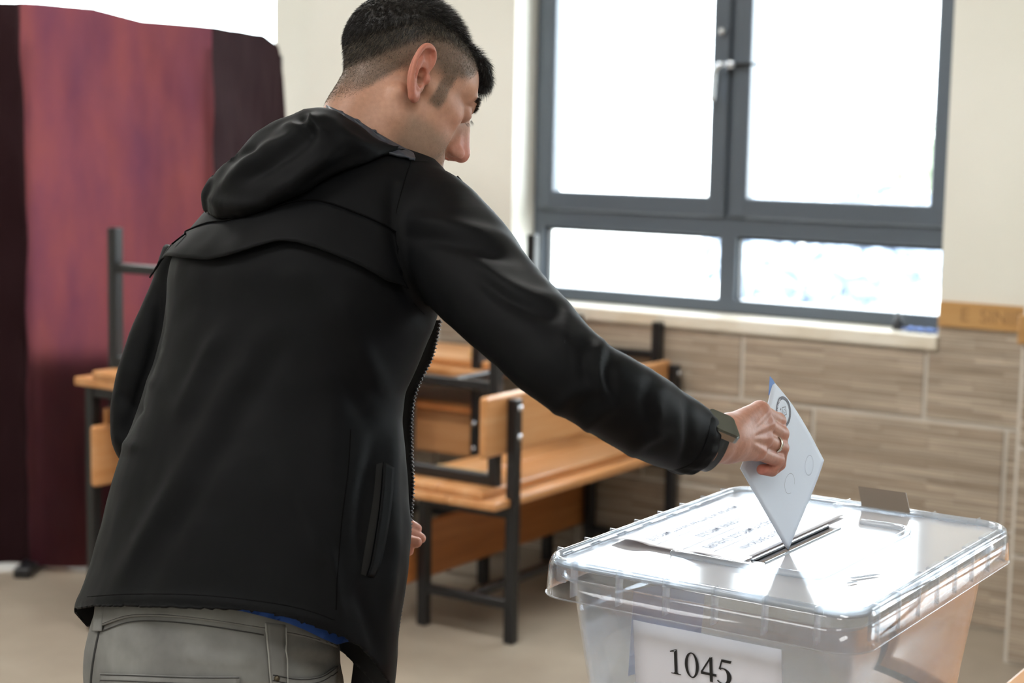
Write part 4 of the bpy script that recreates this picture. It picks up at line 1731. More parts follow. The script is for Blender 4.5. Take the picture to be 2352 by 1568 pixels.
def fuse(name, shells, voxel, smooth_it=8):
    """boolean-like union of closed shells by voxel remesh"""
    bm = bmesh.new()
    for V, F in shells:
        vv = [bm.verts.new(tuple(p)) for p in V]
        for f in F:
            bm.faces.new([vv[i] for i in f])
    bmesh.ops.recalc_face_normals(bm, faces=bm.faces)
    me = bpy.data.meshes.new(name)
    bm.to_mesh(me)
    bm.free()
    o = bpy.data.objects.new(name, me)
    COL.objects.link(o)
    md = o.modifiers.new('r', 'REMESH')
    md.mode = 'VOXEL'
    md.voxel_size = voxel
    md = o.modifiers.new('s', 'SMOOTH')
    md.factor = 0.5
    md.iterations = smooth_it
    dg = bpy.context.evaluated_depsgraph_get()
    me2 = bpy.data.meshes.new_from_object(o.evaluated_get(dg))
    bpy.data.objects.remove(o)
    bpy.data.meshes.remove(me)
    me2.polygons.foreach_set('use_smooth', [True] * len(me2.polygons))
    return me2


def seg_dist(u, v, path):
    P = np.asarray(path, float)
    best = np.full(u.shape, 1e9)
    tpar = np.zeros(u.shape)
    L_ = np.concatenate([[0], np.cumsum(np.linalg.norm(np.diff(P, axis=0), axis=1))])
    for i in range(len(P) - 1):
        a, b = P[i], P[i + 1]
        d = b - a
        t = np.clip(((u - a[0]) * d[0] + (v - a[1]) * d[1]) / (d @ d + 1e-9), 0, 1)
        ds = np.hypot(u - a[0] - t * d[0], v - a[1] - t * d[1])
        m = ds < best
        best[m] = ds[m]
        tpar[m] = (L_[i] + t[m] * (L_[i + 1] - L_[i])) / L_[-1]
    return best, tpar


def crease(me, folds):
    """raise or sink soft folds along drawn lines on the side of the cloth that faces the room"""
    co = vcos(me).astype(float)
    n = vnormals(me).astype(float)
    u, v, D = proj(co)
    face = np.clip(-((co - CAM) / np.linalg.norm(co - CAM, axis=1)[:, None] * n).sum(1) * 4 + 0.6, 0, 1)
    disp = np.zeros(len(co))
    for amp, w, path in folds:
        p2 = smooth_path([np.array(q, float) for q in path], 6)
        d, t = seg_dist(u, v, p2)
        disp += amp / 1000.0 * np.exp(-(d / w) ** 2) * np.clip(np.sin(np.pi * np.clip(t * 0.9 + 0.05, 0, 1)) * 1.6, 0, 1)
    co += n * (disp * face)[:, None]
    me.vertices.foreach_set('co', co.astype(np.float32).ravel())
    me.update()


def cloth_noise(me, amp, scale, stretch=(1, 1, 1), seed=0.0):
    co = vcos(me).astype(float)
    n = vnormals(me).astype(float)
    d = np.array([noise.noise((p[0] * scale * stretch[0] + seed, p[1] * scale * stretch[1], p[2] * scale * stretch[2])) for p in co])
    co += n * (d * amp)[:, None]
    me.vertices.foreach_set('co', co.astype(np.float32).ravel())
    me.update()


def cut_below(me, hem_near, hem_far, snap=14):
    """trim the garment along its hem line"""
    co = vcos(me).astype(float)
    n = vnormals(me).astype(float)
    u, v, D = proj(co)
    near = ((CAM - co) * n).sum(1) > 0
    h = np.where(near, np.interp(u, *hem_near), np.interp(u, *hem_far))
    below = v - h
    mv = (below > -snap * 0.45) & (below < snap)
    q = (co - CAM) @ VIEW.T
    q[mv, 1] = (h[mv] - 784) / FPX * q[mv, 2]
    co = CAM + q @ VIEW
    me.vertices.foreach_set('co', co.astype(np.float32).ravel())
    bm = bmesh.new()
    bm.from_mesh(me)
    bm.verts.ensure_lookup_table()
    bmesh.ops.delete(bm, geom=[bm.verts[i] for i in np.nonzero(below >= snap)[0]], context='VERTS')
    bm.to_mesh(me)
    bm.free()
    me.update()


def bvh_of(me):
    co = [tuple(v.co) for v in me.vertices]
    return BVHTree.FromPolygons(co, [tuple(p.vertices) for p in me.polygons])


def drape(bv, u, v, off, Dmax=4.0, fallback=2.0):
    d = Vector(at(u, v, 1.0) - CAM)
    d.normalize()
    hit, nrm, _, _ = bv.ray_cast(Vector(CAM), d, Dmax)
    if hit is None:
        return at(u, v, fallback)
    if nrm.dot(d) > 0:
        nrm = -nrm
    return np.array(hit + nrm * off)


def patch(name, bv, topline, botline, offs, material, parent, nu=60, nv=6, thick=0.0015, offset=-1):
    """a strip of cloth lying on the garment between two drawn lines"""
    T = smooth_path([np.array(q, float) for q in topline], 8)
    Bm = smooth_path([np.array(q, float) for q in botline], 8)

    def samp(P, s):
        L_ = np.concatenate([[0], np.cumsum(np.linalg.norm(np.diff(P, axis=0), axis=1))])
        return np.array([np.interp(s * L_[-1], L_, P[:, 0]), np.interp(s * L_[-1], L_, P[:, 1])])
    V, F = [], []
    last = 2.0
    for i in range(nu + 1):
        a, b = samp(T, i / nu), samp(Bm, i / nu)
        for j in range(nv + 1):
            t = j / nv
            p = a * (1 - t) + b * t
            q = drape(bv, p[0], p[1], offs[0] * (1 - t) + offs[1] * t, fallback=last)
            last = float(proj(q)[2])
            V.append(q)
    for i in range(nu):
        for j in range(nv):
            F.append((i * (nv + 1) + j, i * (nv + 1) + j + 1, (i + 1) * (nv + 1) + j + 1, (i + 1) * (nv + 1) + j))
    o = from_py(name, V, F, material)
    if thick:
        md = o.modifiers.new('thick', 'SOLIDIFY')
        md.thickness = thick
        md.offset = 0
    return wear(o, parent)


def seam(name, bv, path, r, material, parent, lift=0.0, n=6, sub=8):
    P = smooth_path([np.array(q, float) for q in path], sub)
    pts = np.array([drape(bv, p[0], p[1], lift) for p in P])
    V, F = tube_mesh(pts, r, n)
    return wear(from_py(name, V, F, material), parent)


# --- fabrics
jacket_m = mat('black_nylon', srgb(16, 17, 19), 0.6, spec=0.09)
_v = coords(jacket_m)
bump(jacket_m, noise_tex(jacket_m, _v, 900, 2), 0.10, 0.0005)
lining_m = mat('jacket_lining', srgb(56, 60, 70), 0.42, spec=0.5)
inside_m = mat('jacket_inside', srgb(9, 9, 10), 0.8)
seam_m = mat('jacket_seam', srgb(10, 10, 11), 0.9, spec=0.05)
tooth_m = mat('zip_teeth', srgb(120, 122, 126), 0.35, 0.8)
denim = mat('grey_denim', srgb(118, 118, 116), 0.85, spec=0.2)
_dv = coords(denim)
_w1 = N(denim, 'ShaderNodeTexWave', wave_type='BANDS', bands_direction='DIAGONAL')
_w1.inputs['Scale'].default_value = 420
_w1.inputs['Distortion'].default_value = 1.5
L(denim, _dv, _w1.inputs['Vector'])
_mx = N(denim, 'ShaderNodeMix', data_type='RGBA')
_mx.inputs['Factor'].default_value = 0.25
L(denim, ramp(denim, noise_tex(denim, _dv, 16, 5), [(0.3, srgb(98, 98, 96)), (0.55, srgb(124, 124, 122)), (0.75, srgb(142, 142, 140))]), _mx.inputs['A'])
L(denim, ramp(denim, _w1.outputs['Fac'], [(0.2, srgb(84, 84, 82)), (0.8, srgb(150, 150, 148))]), _mx.inputs['B'])
L(denim, _mx.outputs['Result'], bsdf(denim).inputs['Base Color'])
denim_dark = mat('denim_thread', srgb(58, 58, 58), 0.9)
denim_pale = mat('denim_worn_edge', srgb(160, 160, 156), 0.9)
shirt_m = mat('blue_shirt', srgb(38, 78, 158), 0.8)

# --- jacket shell
torso_rows = [(1650, 200, 898, 1.95), (1560, 185, 902, 1.955), (1480, 168, 912, 1.96), (1400, 163, 917, 1.965), (1300, 203, 932, 1.97), (1200, 232, 938, 1.975),
              (1100, 258, 930, 1.98), (1030, 280, 925, 1.985), (960, 303, 918, 1.99), (900, 322, 926, 1.995), (830, 345, 955, 2.0), (760, 362, 985, 2.005), (700, 372, 1005, 2.01),
              (640, 374, 1025, 2.015), (590, 385, 1030, 2.02), (540, 415, 1035, 2.025), (490, 455, 1035, 2.03), (440, 505, 1030, 2.03), (400, 560, 1020, 2.035), (360, 640, 985, 2.035), (325, 715, 930, 2.035), (295, 765, 885, 2.035)]
arm_r = [(925, 440, 80, 2.01), (975, 495, 118, 1.965), (1040, 575, 131, 1.91), (1110, 655, 121, 1.85), (1190, 735, 112, 1.79), (1270, 815, 106, 1.735), (1330, 865, 103, 1.71), (1400, 905, 100, 1.725), (1480, 953, 96, 1.765), (1540, 988, 88, 1.80), (1576, 1006, 82, 1.816), (1588, 1012, 79, 1.822)]
arm_l = [(450, 590, 80, 2.12), (402, 690, 68, 2.12), (364, 790, 72, 2.12), (332, 890, 68, 2.12), (318, 970, 64, 2.12), (330, 1030, 60, 2.12), (420, 1095, 54, 2.14), (560, 1160, 50, 2.17), (700, 1215, 45, 2.19), (790, 1226, 42, 2.20)]
jme = fuse('jacket', [loft(torso_rows), limb(arm_r), limb(arm_l)], 0.0048, 7)
folds = [
    (6, 26, [(600, 760), (520, 900), (420, 1080), (300, 1290), (245, 1380)]), (-4, 24, [(660, 780), (570, 930), (470, 1100), (350, 1310)]),
    (5, 20, [(520, 740), (450, 870), (400, 980)]), (4, 24, [(740, 640), (830, 800), (900, 930)]), (-3, 22, [(700, 700), (780, 860), (850, 980)]),
    (-7, 20, [(905, 400), (906, 520), (925, 640), (965, 715)]),
    (5, 17, [(925, 500), (1010, 512), (1100, 535), (1170, 560)]), (-5, 16, [(930, 545), (1020, 555), (1120, 580), (1190, 600)]),
    (5, 18, [(1080, 590), (1150, 645), (1220, 680), (1290, 695)]), (-5, 14, [(1100, 640), (1170, 690), (1240, 720), (1290, 725)]),
    (5, 13, [(1385, 775), (1372, 830), (1378, 885), (1392, 925)]), (-4, 13, [(1352, 765), (1342, 830), (1350, 890)]),
    (4, 14, [(1300, 705), (1296, 760), (1305, 810)]), (-5, 12, [(1412, 790), (1402, 850), (1412, 900)]),
    (3.5, 13, [(1270, 955), (1300, 915), (1345, 890)]), (-3.5, 13, [(1300, 975), (1335, 935), (1375, 915)]), (3.5, 13, [(1335, 1000), (1375, 955), (1420, 930)]),
    (3, 14, [(1525, 880), (1510, 920), (1512, 970)]), (-2.5, 13, [(1492, 865), (1482, 915), (1488, 965)]), (4, 14, [(1440, 1050), (1480, 1010), (1530, 990)]),
    (-4, 11, [(1572, 905), (1580, 960), (1582, 1010), (1566, 1070)]),
    (4, 26, [(640, 1050), (700, 1200), (760, 1330)]), (5, 16, [(905, 960), (900, 1100), (905, 1250), (890, 1420)]), (-5, 16, [(860, 1000), (838, 1130), (830, 1280)]),
    (4, 14, [(760, 1250), (770, 1350), (790, 1430)]), (-4, 14, [(820, 1350), (850, 1440), (870, 1500)]),
    (3, 14, [(310, 840), (330, 870), (355, 890)]), (-4, 12, [(275, 900), (300, 930), (330, 945)]), (4, 12, [(262, 1000), (290, 1020), (320, 1030)]),
    (-6, 14, [(352, 640), (362, 720), (352, 800), (320, 900), (285, 1010)]),
    (2.5, 9, [(180, 1378), (300, 1374), (450, 1376), (600, 1394), (700, 1414), (780, 1442), (840, 1478)]),
]
crease(jme, folds)
cloth_noise(jme, 0.0035, 9.0, (1, 1, 0.6))
cloth_noise(jme, 0.0012, 30.0)
hem_n = ([100, 163, 215, 400, 560, 640, 700, 790, 830, 850, 870, 892, 905, 940], [1388, 1397, 1388, 1391, 1399, 1412, 1430, 1464, 1486, 1505, 1535, 1565, 1600, 1640])
hem_f = ([100, 163, 200, 260, 560, 700, 790, 850, 905, 940], [1390, 1398, 1440, 1420, 1420, 1440, 1500, 1560, 1640, 1660])
cut_below(jme, hem_n, hem_f)
# the right cuff is open for the hand
jacket_bvh = bvh_of(jme)
jacket = link('jacket', jme, [jacket_m, inside_m])
md = jacket.modifiers.new('soft', 'SMOOTH')
md.factor = 0.5
md.iterations = 3
md = jacket.modifiers.new('thick', 'SOLIDIFY')
md.thickness = 0.0025
md.offset = -1
md.material_offset = 1
md.material_offset_rim = 0
wear(jacket)
jacket['label'] = 'black hooded nylon jacket'

# --- back yoke flap, seams, pocket
YL = [(360, 640), (388, 596), (440, 598), (495, 601), (560, 586), (610, 572), (655, 562), (700, 567), (745, 580), (800, 603), (860, 632), (925, 664)]
YT = [(395, 560), (430, 535), (480, 515), (530, 508), (580, 492), (630, 480), (670, 468), (720, 463), (760, 470), (810, 488), (860, 508), (908, 535)]
patch('yoke_flap', jacket_bvh, YT, YL, (0.0015, 0.010), jacket_m, jacket, 80, 10, 0.002)
seam('yoke_seam', jacket_bvh, YT, 0.0011, seam_m, jacket, 0.003)
seam('armhole_seam', jacket_bvh, [(945, 368), (925, 430), (908, 500), (906, 560), (920, 625), (945, 688), (975, 722)], 0.0010, seam_m, jacket, -0.0006)
seam('side_seam', jacket_bvh, [(806, 985), (800, 1080), (785, 1200), (775, 1330), (772, 1400)], 0.0009, seam_m, jacket, -0.0005)
patch('pocket_welt', jacket_bvh, [(876, 1062), (872, 1130), (862, 1210), (848, 1290), (838, 1322)], [(905, 1075), (900, 1140), (890, 1215), (874, 1290), (858, 1326)], (0.0045, 0.0012), jacket_m, jacket, 30, 4, 0.0012)
patch('pocket_opening', jacket_bvh, [(864, 1066), (857, 1140), (845, 1215), (833, 1285), (828, 1318)], [(878, 1062), (873, 1130), (863, 1210), (849, 1290), (839, 1322)], (0.0006, 0.0010), inside_m, jacket, 30, 2, 0.0)
seam('hem_seam', jacket_bvh, [(200, 1370), (300, 1364), (450, 1366), (600, 1381), (700, 1400), (770, 1424)], 0.0008, seam_m, jacket, -0.0004)
seam('hood_seam', jacket_bvh, [(880, 352), (940, 368), (985, 372)], 0.0009, seam_m, jacket, -0.0005)
# elastic cuff
cf = smooth_path([at(1564, 1000, 1.810), at(1576, 1006, 1.816), at(1588, 1012, 1.823), at(1597, 1016, 1.828)], 4)
cf = smooth_path(cf, 3)
V, F = tube_mesh(cf, np.interp(np.linspace(0, 12, len(cf)), [0, 4, 8, 12], [0.0388, 0.0402, 0.0390, 0.0345]), 90, caps=False)
V = np.array(V)
axis_c = np.repeat(cf, 90, 0)
ang = np.tile(np.arange(90), len(cf))
V = axis_c + (V - axis_c) * (1 + 0.022 * np.sin(ang * 0.9 + np.repeat(np.arange(len(cf)), 90) * 0.12) * np.sin(np.repeat(np.linspace(0, 3.1, len(cf)), 90)))[:, None]
o = from_py('cuff', V, F, jacket_m)
o.modifiers.new('thick', 'SOLIDIFY').thickness = 0.003
wear(o, jacket)

# --- open front: lining panel, placket and zipper
ZP = [(1013, 735), (1005, 775), (992, 825), (968, 872), (952, 915), (946, 975), (947, 1050), (950, 1110), (946, 1180), (938, 1260), (930, 1340), (918, 1420), (906, 1495), (896, 1575), (890, 1640)]
zp = smooth_path([np.array(p, float) for p in ZP], 8)
ZD = 2.075


def zq(i, du, dd):
    return at(zp[i][0] + du, zp[i][1], ZD + dd)


V, F = [], []
cols = ((0, 0.0), (-12, 0.0), (-40, -0.01), (-90, -0.015))
for i in range(len(zp)):
    for du, dd in cols:
        V.append(zq(i, du, dd))
nc = len(cols)
for i in range(len(zp) - 1):
    for j in range(nc - 1):
        F.append((i * nc + j, i * nc + j + 1, (i + 1) * nc + j + 1, (i + 1) * nc + j))
o = from_py('front_facing', V, F, inside_m)
o.modifiers.new('thick', 'SOLIDIFY').thickness = 0.002
wear(o, jacket)
zl = np.concatenate([[0], np.cumsum(np.linalg.norm(np.diff(zp, axis=0), axis=1))])
bm = bmesh.new()
s = 0.0
kk = 0
while s < zl[-1]:
    uu, vv_ = np.interp(s, zl, zp[:, 0]), np.interp(s, zl, zp[:, 1])
    p = at(uu + (1.0 if kk % 2 else -2.0), vv_, ZD - 0.004)
    add_box(bm, (-0.0013, -0.0013, -0.0008), (0.0013, 0.0013, 0.0008), 0.0003, mtx=Matrix.Translation(tuple(p)))
    s += 4.4
    kk += 1
o = from_bm('zipper', bm, tooth_m)
wear(o, jacket)

# --- hood lying on the back
HT = [(459, 440), (500, 385), (560, 325), (620, 278), (665, 254), (700, 240), (735, 236), (772, 248), (820, 283), (870, 318), (940, 340)]
HB_ = [(459, 468), (475, 497), (530, 505), (590, 492), (650, 470), (700, 447), (750, 420), (800, 395), (850, 375), (900, 357), (944, 344)]
hT = smooth_path([np.array(p, float) for p in HT], 6)
hB = smooth_path([np.array(p, float) for p in HB_], 6)
nh, nr = len(hT), 18
V, F = [], []
for i in range(nh):
    s = i / (nh - 1)
    fat = math.sin(math.pi * min(1, max(0, 0.04 + 0.94 * s))) ** 0.55
    pb = drape(jacket_bvh, hB[i][0], hB[i][1], 0.004, fallback=2.0)
    Db = float(proj(pb)[2])
    Dt = np.interp(s, [0, 0.3, 0.6, 1.0], [Db, 1.96, 1.925, 1.93])
    hgt = np.linalg.norm(hT[i] - hB[i]) * 1.98 / FPX
    for k in range(nr):
        a = 2 * math.pi * k / nr
        t = 0.5 - 0.5 * math.cos(a)             # 0 at bottom edge, 1 at top edge
        p2 = hB[i] * (1 - t) + hT[i] * t
        bulge = math.sin(a) * (0.30 * hgt + 0.012) * fat
        D = Db * (1 - t) + Dt * t - (bulge * 0.85 if bulge > 0 else bulge * 0.5)
        V.append(at(p2[0], p2[1], D))
for i in range(nh - 1):
    for k in range(nr):
        F.append((i * nr + k, i * nr + (k + 1) % nr, (i + 1) * nr + (k + 1) % nr, (i + 1) * nr + k))
F.append(tuple(range(nr - 1, -1, -1)))
F.append(tuple((nh - 1) * nr + k for k in range(nr)))
hme = fuse('hood', [(V, F)], 0.004, 5)
crease(hme, [
    (7, 14, [(500, 440), (560, 380), (640, 330), (700, 300)]), (-5, 13, [(560, 420), (640, 370), (700, 320), (725, 280)]),
    (6, 13, [(640, 290), (700, 285), (740, 262)]), (-7, 10, [(690, 262), (702, 290), (720, 310)]), (6, 9, [(712, 255), (722, 285), (745, 310)]),
    (5, 15, [(600, 460), (700, 400), (780, 340)]), (-5, 13, [(700, 430), (780, 380), (850, 345)]), (5, 12, [(770, 280), (800, 320), (860, 345)]),
    (-5, 12, [(520, 370), (560, 350), (600, 345)]), (6, 12, [(470, 450), (520, 470), (600, 470)])])
cloth_noise(hme, 0.005, 16.0)
cloth_noise(hme, 0.002, 42.0, seed=4)
hood = link('hood', hme, jacket_m)
md = hood.modifiers.new('soft', 'SMOOTH')
md.factor = 0.5
md.iterations = 6
wear(hood, jacket)
# collar / hood lining standing against the neck
CT = [(748, 240), (775, 252), (815, 272), (860, 300), (905, 326), (950, 350)]
CB = [(752, 262), (784, 292), (826, 322), (876, 344), (925, 358), (955, 364)]
neck_me = np_mesh('tmp', head_w(head_local), hq)
neck_bvh = bvh_of(neck_me)
bpy.data.meshes.remove(neck_me)
cT = smooth_path([np.array(p, float) for p in CT], 6)
cB = smooth_path([np.array(p, float) for p in CB], 6)
V, F = [], []
nc = 7
for i in range(len(cT)):
    pt = drape(neck_bvh, cT[i][0], cT[i][1], 0.007, fallback=2.0)
    Dn = float(proj(pt)[2])
    for j in range(nc):
        t = j / (nc - 1)
        p2 = cT[i] * (1 - t) + cB[i] * t
        D = Dn * (1 - t) + min(Dn - 0.004, 1.925) * t + 0.006 * noise.noise((i * 0.35, j * 0.8, 2.0))
        V.append(at(p2[0], p2[1], D))
for i in range(len(cT) - 1):
    for j in range(nc - 1):
        F.append((i * nc + j, i * nc + j + 1, (i + 1) * nc + j + 1, (i + 1) * nc + j))
o = from_py('collar', V, F, lining_m)
md = o.modifiers.new('sub', 'SUBSURF')
md.levels = md.render_levels = 2
o.modifiers.new('thick', 'SOLIDIFY').thickness = 0.003
wear(o, jacket)
# frayed strap end at the shoulder front
o = tube('strap_end', smooth_path([at(1046, 408, 1.99), at(1058, 422, 1.99), at(1066, 436, 1.99)], 4), 0.004, seam_m, None, n=8)
wear(o, jacket)
o = tube('loose_thread', smooth_path([at(1062, 436, 1.985), at(1068, 434, 1.985), at(1073, 428, 1.985)], 4), 0.0004, seam_m, None, n=5)
wear(o, jacket)

# --- shirt tail
sme = fuse('shirt', [loft([(1300, 240, 820, 1.965), (1380, 225, 812, 1.965), (1440, 210, 806, 1.965), (1520, 205, 800, 1.965), (1580, 205, 795, 1.965)], (0.18, 0.13))], 0.006, 6)
cut_below(sme, ([100, 400, 560, 600, 660, 700, 745, 775, 796, 850], [1380, 1380, 1404, 1414, 1430, 1446, 1468, 1480, 1474, 1465]), ([100, 900], [1440, 1470]))
shirt = link('shirt', sme, shirt_m)
wear(shirt)
shirt['label'] = 'blue shirt tail'

# --- jeans
hip_rows = [(1330, 238, 775, 1.965), (1390, 222, 772, 1.965), (1440, 206, 774, 1.965), (1500, 194, 778, 1.965), (1560, 190, 776, 1.965), (1620, 192, 766, 1.965), (1680, 205, 750, 1.965)]


def leg_rows(h, k, ft):
    P = np.array([h + up * 0.0, (h + k) / 2, k, (k + ft) / 2, ft + up * 0.05])
    R = np.array([0.092, 0.082, 0.066, 0.060, 0.056])
    Q = smooth_path(np.column_stack([P, R]), 5)
    return tube_mesh(Q[:, :3], Q[:, 3], 26)


jeme = fuse('jeans', [loft(hip_rows, (0.18, 0.13)), leg_rows(HIPR, KNR, FOOTR), leg_rows(HIPL, KNL, FOOTL)], 0.006, 6)
crease(jeme, [(4, 10, [(640, 1500), (700, 1490), (770, 1500)]), (-3, 10, [(650, 1520), (710, 1515), (775, 1525)]), (3, 14, [(400, 1500), (520, 1520), (600, 1510)])])
cloth_noise(jeme, 0.003, 14.0)
jeans_bvh = bvh_of(jeme)
jeans = link('jeans', jeme, denim)
wear(jeans)
jeans['label'] = 'grey denim jeans'
WB = [(232, 1440), (300, 1418), (380, 1416), (470, 1424), (560, 1438), (640, 1452), (705, 1466), (770, 1488)]
WT = [(236, 1385), (300, 1378), (380, 1378), (470, 1385), (560, 1398), (640, 1410), (705, 1424), (768, 1446)]
patch('waistband', jeans_bvh, WT, WB, (0.0025, 0.0025), denim, jeans, 60, 5, 0.002)
seam('waist_stitch', jeans_bvh, [(p[0], p[1] - 4) for p in WB], 0.0007, denim_dark, jeans, 0.003)
seam('yoke_stitch', jeans_bvh, [(232, 1450), (300, 1428), (380, 1427), (470, 1436), (560, 1450), (605, 1458)], 0.0007, denim_dark, jeans, 0.0012)
seam('outseam', jeans_bvh, [(244, 1388), (236, 1420), (222, 1480), (212, 1540), (208, 1600)], 0.0016, denim_dark, jeans, 0.0005)
for nm, a, b in (('belt_loop', [(608, 1428), (612, 1480), (617, 1540), (622, 1600)], [(652, 1434), (653, 1480), (655, 1540), (657, 1600)]), ('belt_loop', [(226, 1384), (222, 1420), (218, 1450)], [(246, 1384), (242, 1420), (238, 1450)])):
    patch(nm, jeans_bvh, a, b, (0.003, 0.003), denim, jeans, 20, 4, 0.002)
seam('loop_edge', jeans_bvh, [(608, 1430), (612, 1480), (617, 1540), (622, 1600)], 0.0010, denim_pale, jeans, 0.004)
seam('loop_edge', jeans_bvh, [(653, 1440), (654, 1480), (656, 1540), (658, 1600)], 0.0009, denim_pale, jeans, 0.004)
patch('back_pocket', jeans_bvh, [(236, 1545), (330, 1548), (440, 1552), (552, 1552)], [(232, 1660), (330, 1690), (440, 1690), (548, 1670)], (0.003, 0.003), denim, jeans, 24, 8, 0.002)
for dy in (3, 16):
    seam('pocket_stitch', jeans_bvh, [(238, 1545 + dy), (330, 1548 + dy), (440, 1552 + dy), (550, 1552 + dy)], 0.0006, denim_dark, jeans, 0.0042)
patch('side_pocket', jeans_bvh, [(622, 1546), (680, 1556), (730, 1552), (770, 1530)], [(625, 1640), (680, 1650), (730, 1645), (766, 1625)], (0.003, 0.003), denim, jeans, 20, 6, 0.002)
for dy in (3, 15):
    seam('pocket_stitch', jeans_bvh, [(624, 1546 + dy), (680, 1556 + dy), (730, 1552 + dy), (768, 1530 + dy)], 0.0006, denim_dark, jeans, 0.0042)
rv_ = drape(jeans_bvh, 632, 1556, 0.0045)
o = tube('rivet', [rv_, rv_ + (CAM - rv_) / np.linalg.norm(CAM - rv_) * 0.0015], [0.0036, 0.0024], mat('rivet_brass', srgb(92, 84, 70), 0.35, 0.9), None, n=14)
wear(o, jeans)
# --- shoes
shoe_m = mat('black_shoe', srgb(24, 24, 26), 0.5)
for ft in (FOOTR, FOOTL):
    c = ft.copy()

    def sd_shoe(P):
        d = s_cap(P, np.array([0, 0, 0.045]) - fwdc * 0.05, np.array([0, 0, 0.035]) + fwdc * 0.15, 0.046, 0.040)
        d = smin(d, s_cap(P, (0, 0, 0.05), (0, 0, 0.11), 0.048), 0.03)
        return smax(d, -(P[:, 2] - 0.002), 0.004)
    sv, sq = surface_nets(sd_shoe, (-0.25, -0.25, -0.01), (0.25, 0.25, 0.17), 0.006)
    o = link('shoe', np_mesh('shoe', sv + c, sq), shoe_m)
    wear(o)

# --- smartwatch
watch = empty('watch')
watch.parent = person
hand_me = np_mesh('tmp', rv, rq)
hand_bvh = bvh_of(hand_me)
bpy.data.meshes.remove(hand_me)
wq = [drape(hand_bvh, u_, v_, 0.0, fallback=1.82) for u_, v_ in ((1662, 950), (1682, 1006), (1650, 978), (1676, 976), (1664, 979))]
wax = wq[1] - wq[0]
wax /= np.linalg.norm(wax)
wfo = (HJ['wrist'][1] - HJ['wrist'][0]) / np.linalg.norm(HJ['wrist'][1] - HJ['wrist'][0])
wnn = np.cross(wax, wfo)
if wnn @ (CAM - wq[4]) < 0:
    wnn = -wnn
wnn /= np.linalg.norm(wnn)
wfo = np.cross(wnn, wax)
if wfo @ (HJ['wrist'][1] - HJ['wrist'][0]) < 0:
    wfo = -wfo
WC = drape(hand_bvh, 1658, 980, 0.0, fallback=1.82) + wnn * 0.0048
wmx = Matrix(((wfo[0], wax[0], wnn[0], WC[0]), (wfo[1], wax[1], wnn[1], WC[1]), (wfo[2], wax[2], wnn[2], WC[2]), (0, 0, 0, 1)))
case_m = mat('watch_case', srgb(150, 152, 150), 0.2, 0.9)
glass_m = mat('watch_screen', srgb(66, 70, 62), 0.12, 0.0, 0.8)
strap_m = mat('watch_strap', srgb(48, 52, 56), 0.5)
def rbox(name, sx, sy, z0, z1, r, material, parent, bev=0.0015):
    bm = bmesh.new()
    pts = rrect(-sx, sx, -sy, sy, r, 6)
    lo_ = [bm.verts.new((x, y, z0)) for x, y in pts]
    f_ = bm.faces.new(lo_)
    ex = bmesh.ops.extrude_face_region(bm, geom=[f_])
    for e in ex['geom']:
        if isinstance(e, bmesh.types.BMVert):
            e.co.z = z1
    bmesh.ops.recalc_face_normals(bm, faces=bm.faces)
    if bev:
        es = [e for e in bm.edges if all(abs(v.co.z - z1) < 1e-6 for v in e.verts)]
        bmesh.ops.bevel(bm, geom=es, offset=bev, segments=2, affect='EDGES')
    for v in bm.verts:
        v.co = wmx @ v.co
    o = from_bm(name, bm, material)
    return wear(o, parent)


rbox('watch_case', 0.0175, 0.0200, -0.0075, 0.0012, 0.007, case_m, watch)
rbox('watch_screen', 0.0165, 0.0190, 0.0009, 0.0019, 0.0065, glass_m, watch, 0.0006)
# strap round the wrist
V, F = [], []
wc = WC - wnn * 0.031
for i in range(41):
    a = math.radians(-262 + 344 * i / 40)
    pr = wc + wax * (0.0265 * math.cos(a)) + wnn * (0.0300 * math.sin(a))
    for s_ in (-0.0105, 0.0105):
        V.append(pr + wfo * (s_ - 0.003))
for i in range(40):
    F.append((2 * i, 2 * i + 1, 2 * i + 3, 2 * i + 2))
o = from_py('watch_strap', V, F, strap_m)
md = o.modifiers.new('thick', 'SOLIDIFY')
md.thickness = 0.0026
md.offset = 0
wear(o, watch)
watch['label'] = 'square smartwatch with dark screen'
# --- wedding ring
ra, rb = HJ['ring'][0] / 1000, HJ['ring'][1] / 1000
rc_ = ra * 0.36 + rb * 0.64
rd = (rb - ra) / np.linalg.norm(rb - ra)
tmp = np.cross(rd, env_n)
tmp /= np.linalg.norm(tmp)
tm2 = np.cross(rd, tmp)
V, F = [], []
for i in range(40):
    a = 2 * math.pi * i / 40
    for rr, s_ in ((0.0099, -0.0023), (0.0112, -0.0021), (0.0112, 0.0021), (0.0099, 0.0023)):
        V.append(rc_ + (tmp * math.cos(a) + tm2 * math.sin(a)) * rr + rd * s_)
for i in range(40):
    j = (i + 1) % 40
    for k in range(4):
        F.append((i * 4 + k, i * 4 + (k + 1) % 4, j * 4 + (k + 1) % 4, j * 4 + k))
o = from_py('ring', V, F, mat('silver', srgb(222, 216, 204), 0.15, 1.0))
wear(o)
o['label'] = 'plain silver finger ring'

# ------------------------------------------------------------------ hair
hair_m = mat('black_hair', srgb(22, 19, 18), 0.42, spec=0.5)
stub_m = mat('clipped_hair', srgb(128, 116, 100), 0.38, spec=0.6)
beard_m = mat('beard_hair', srgb(84, 72, 62), 0.5)


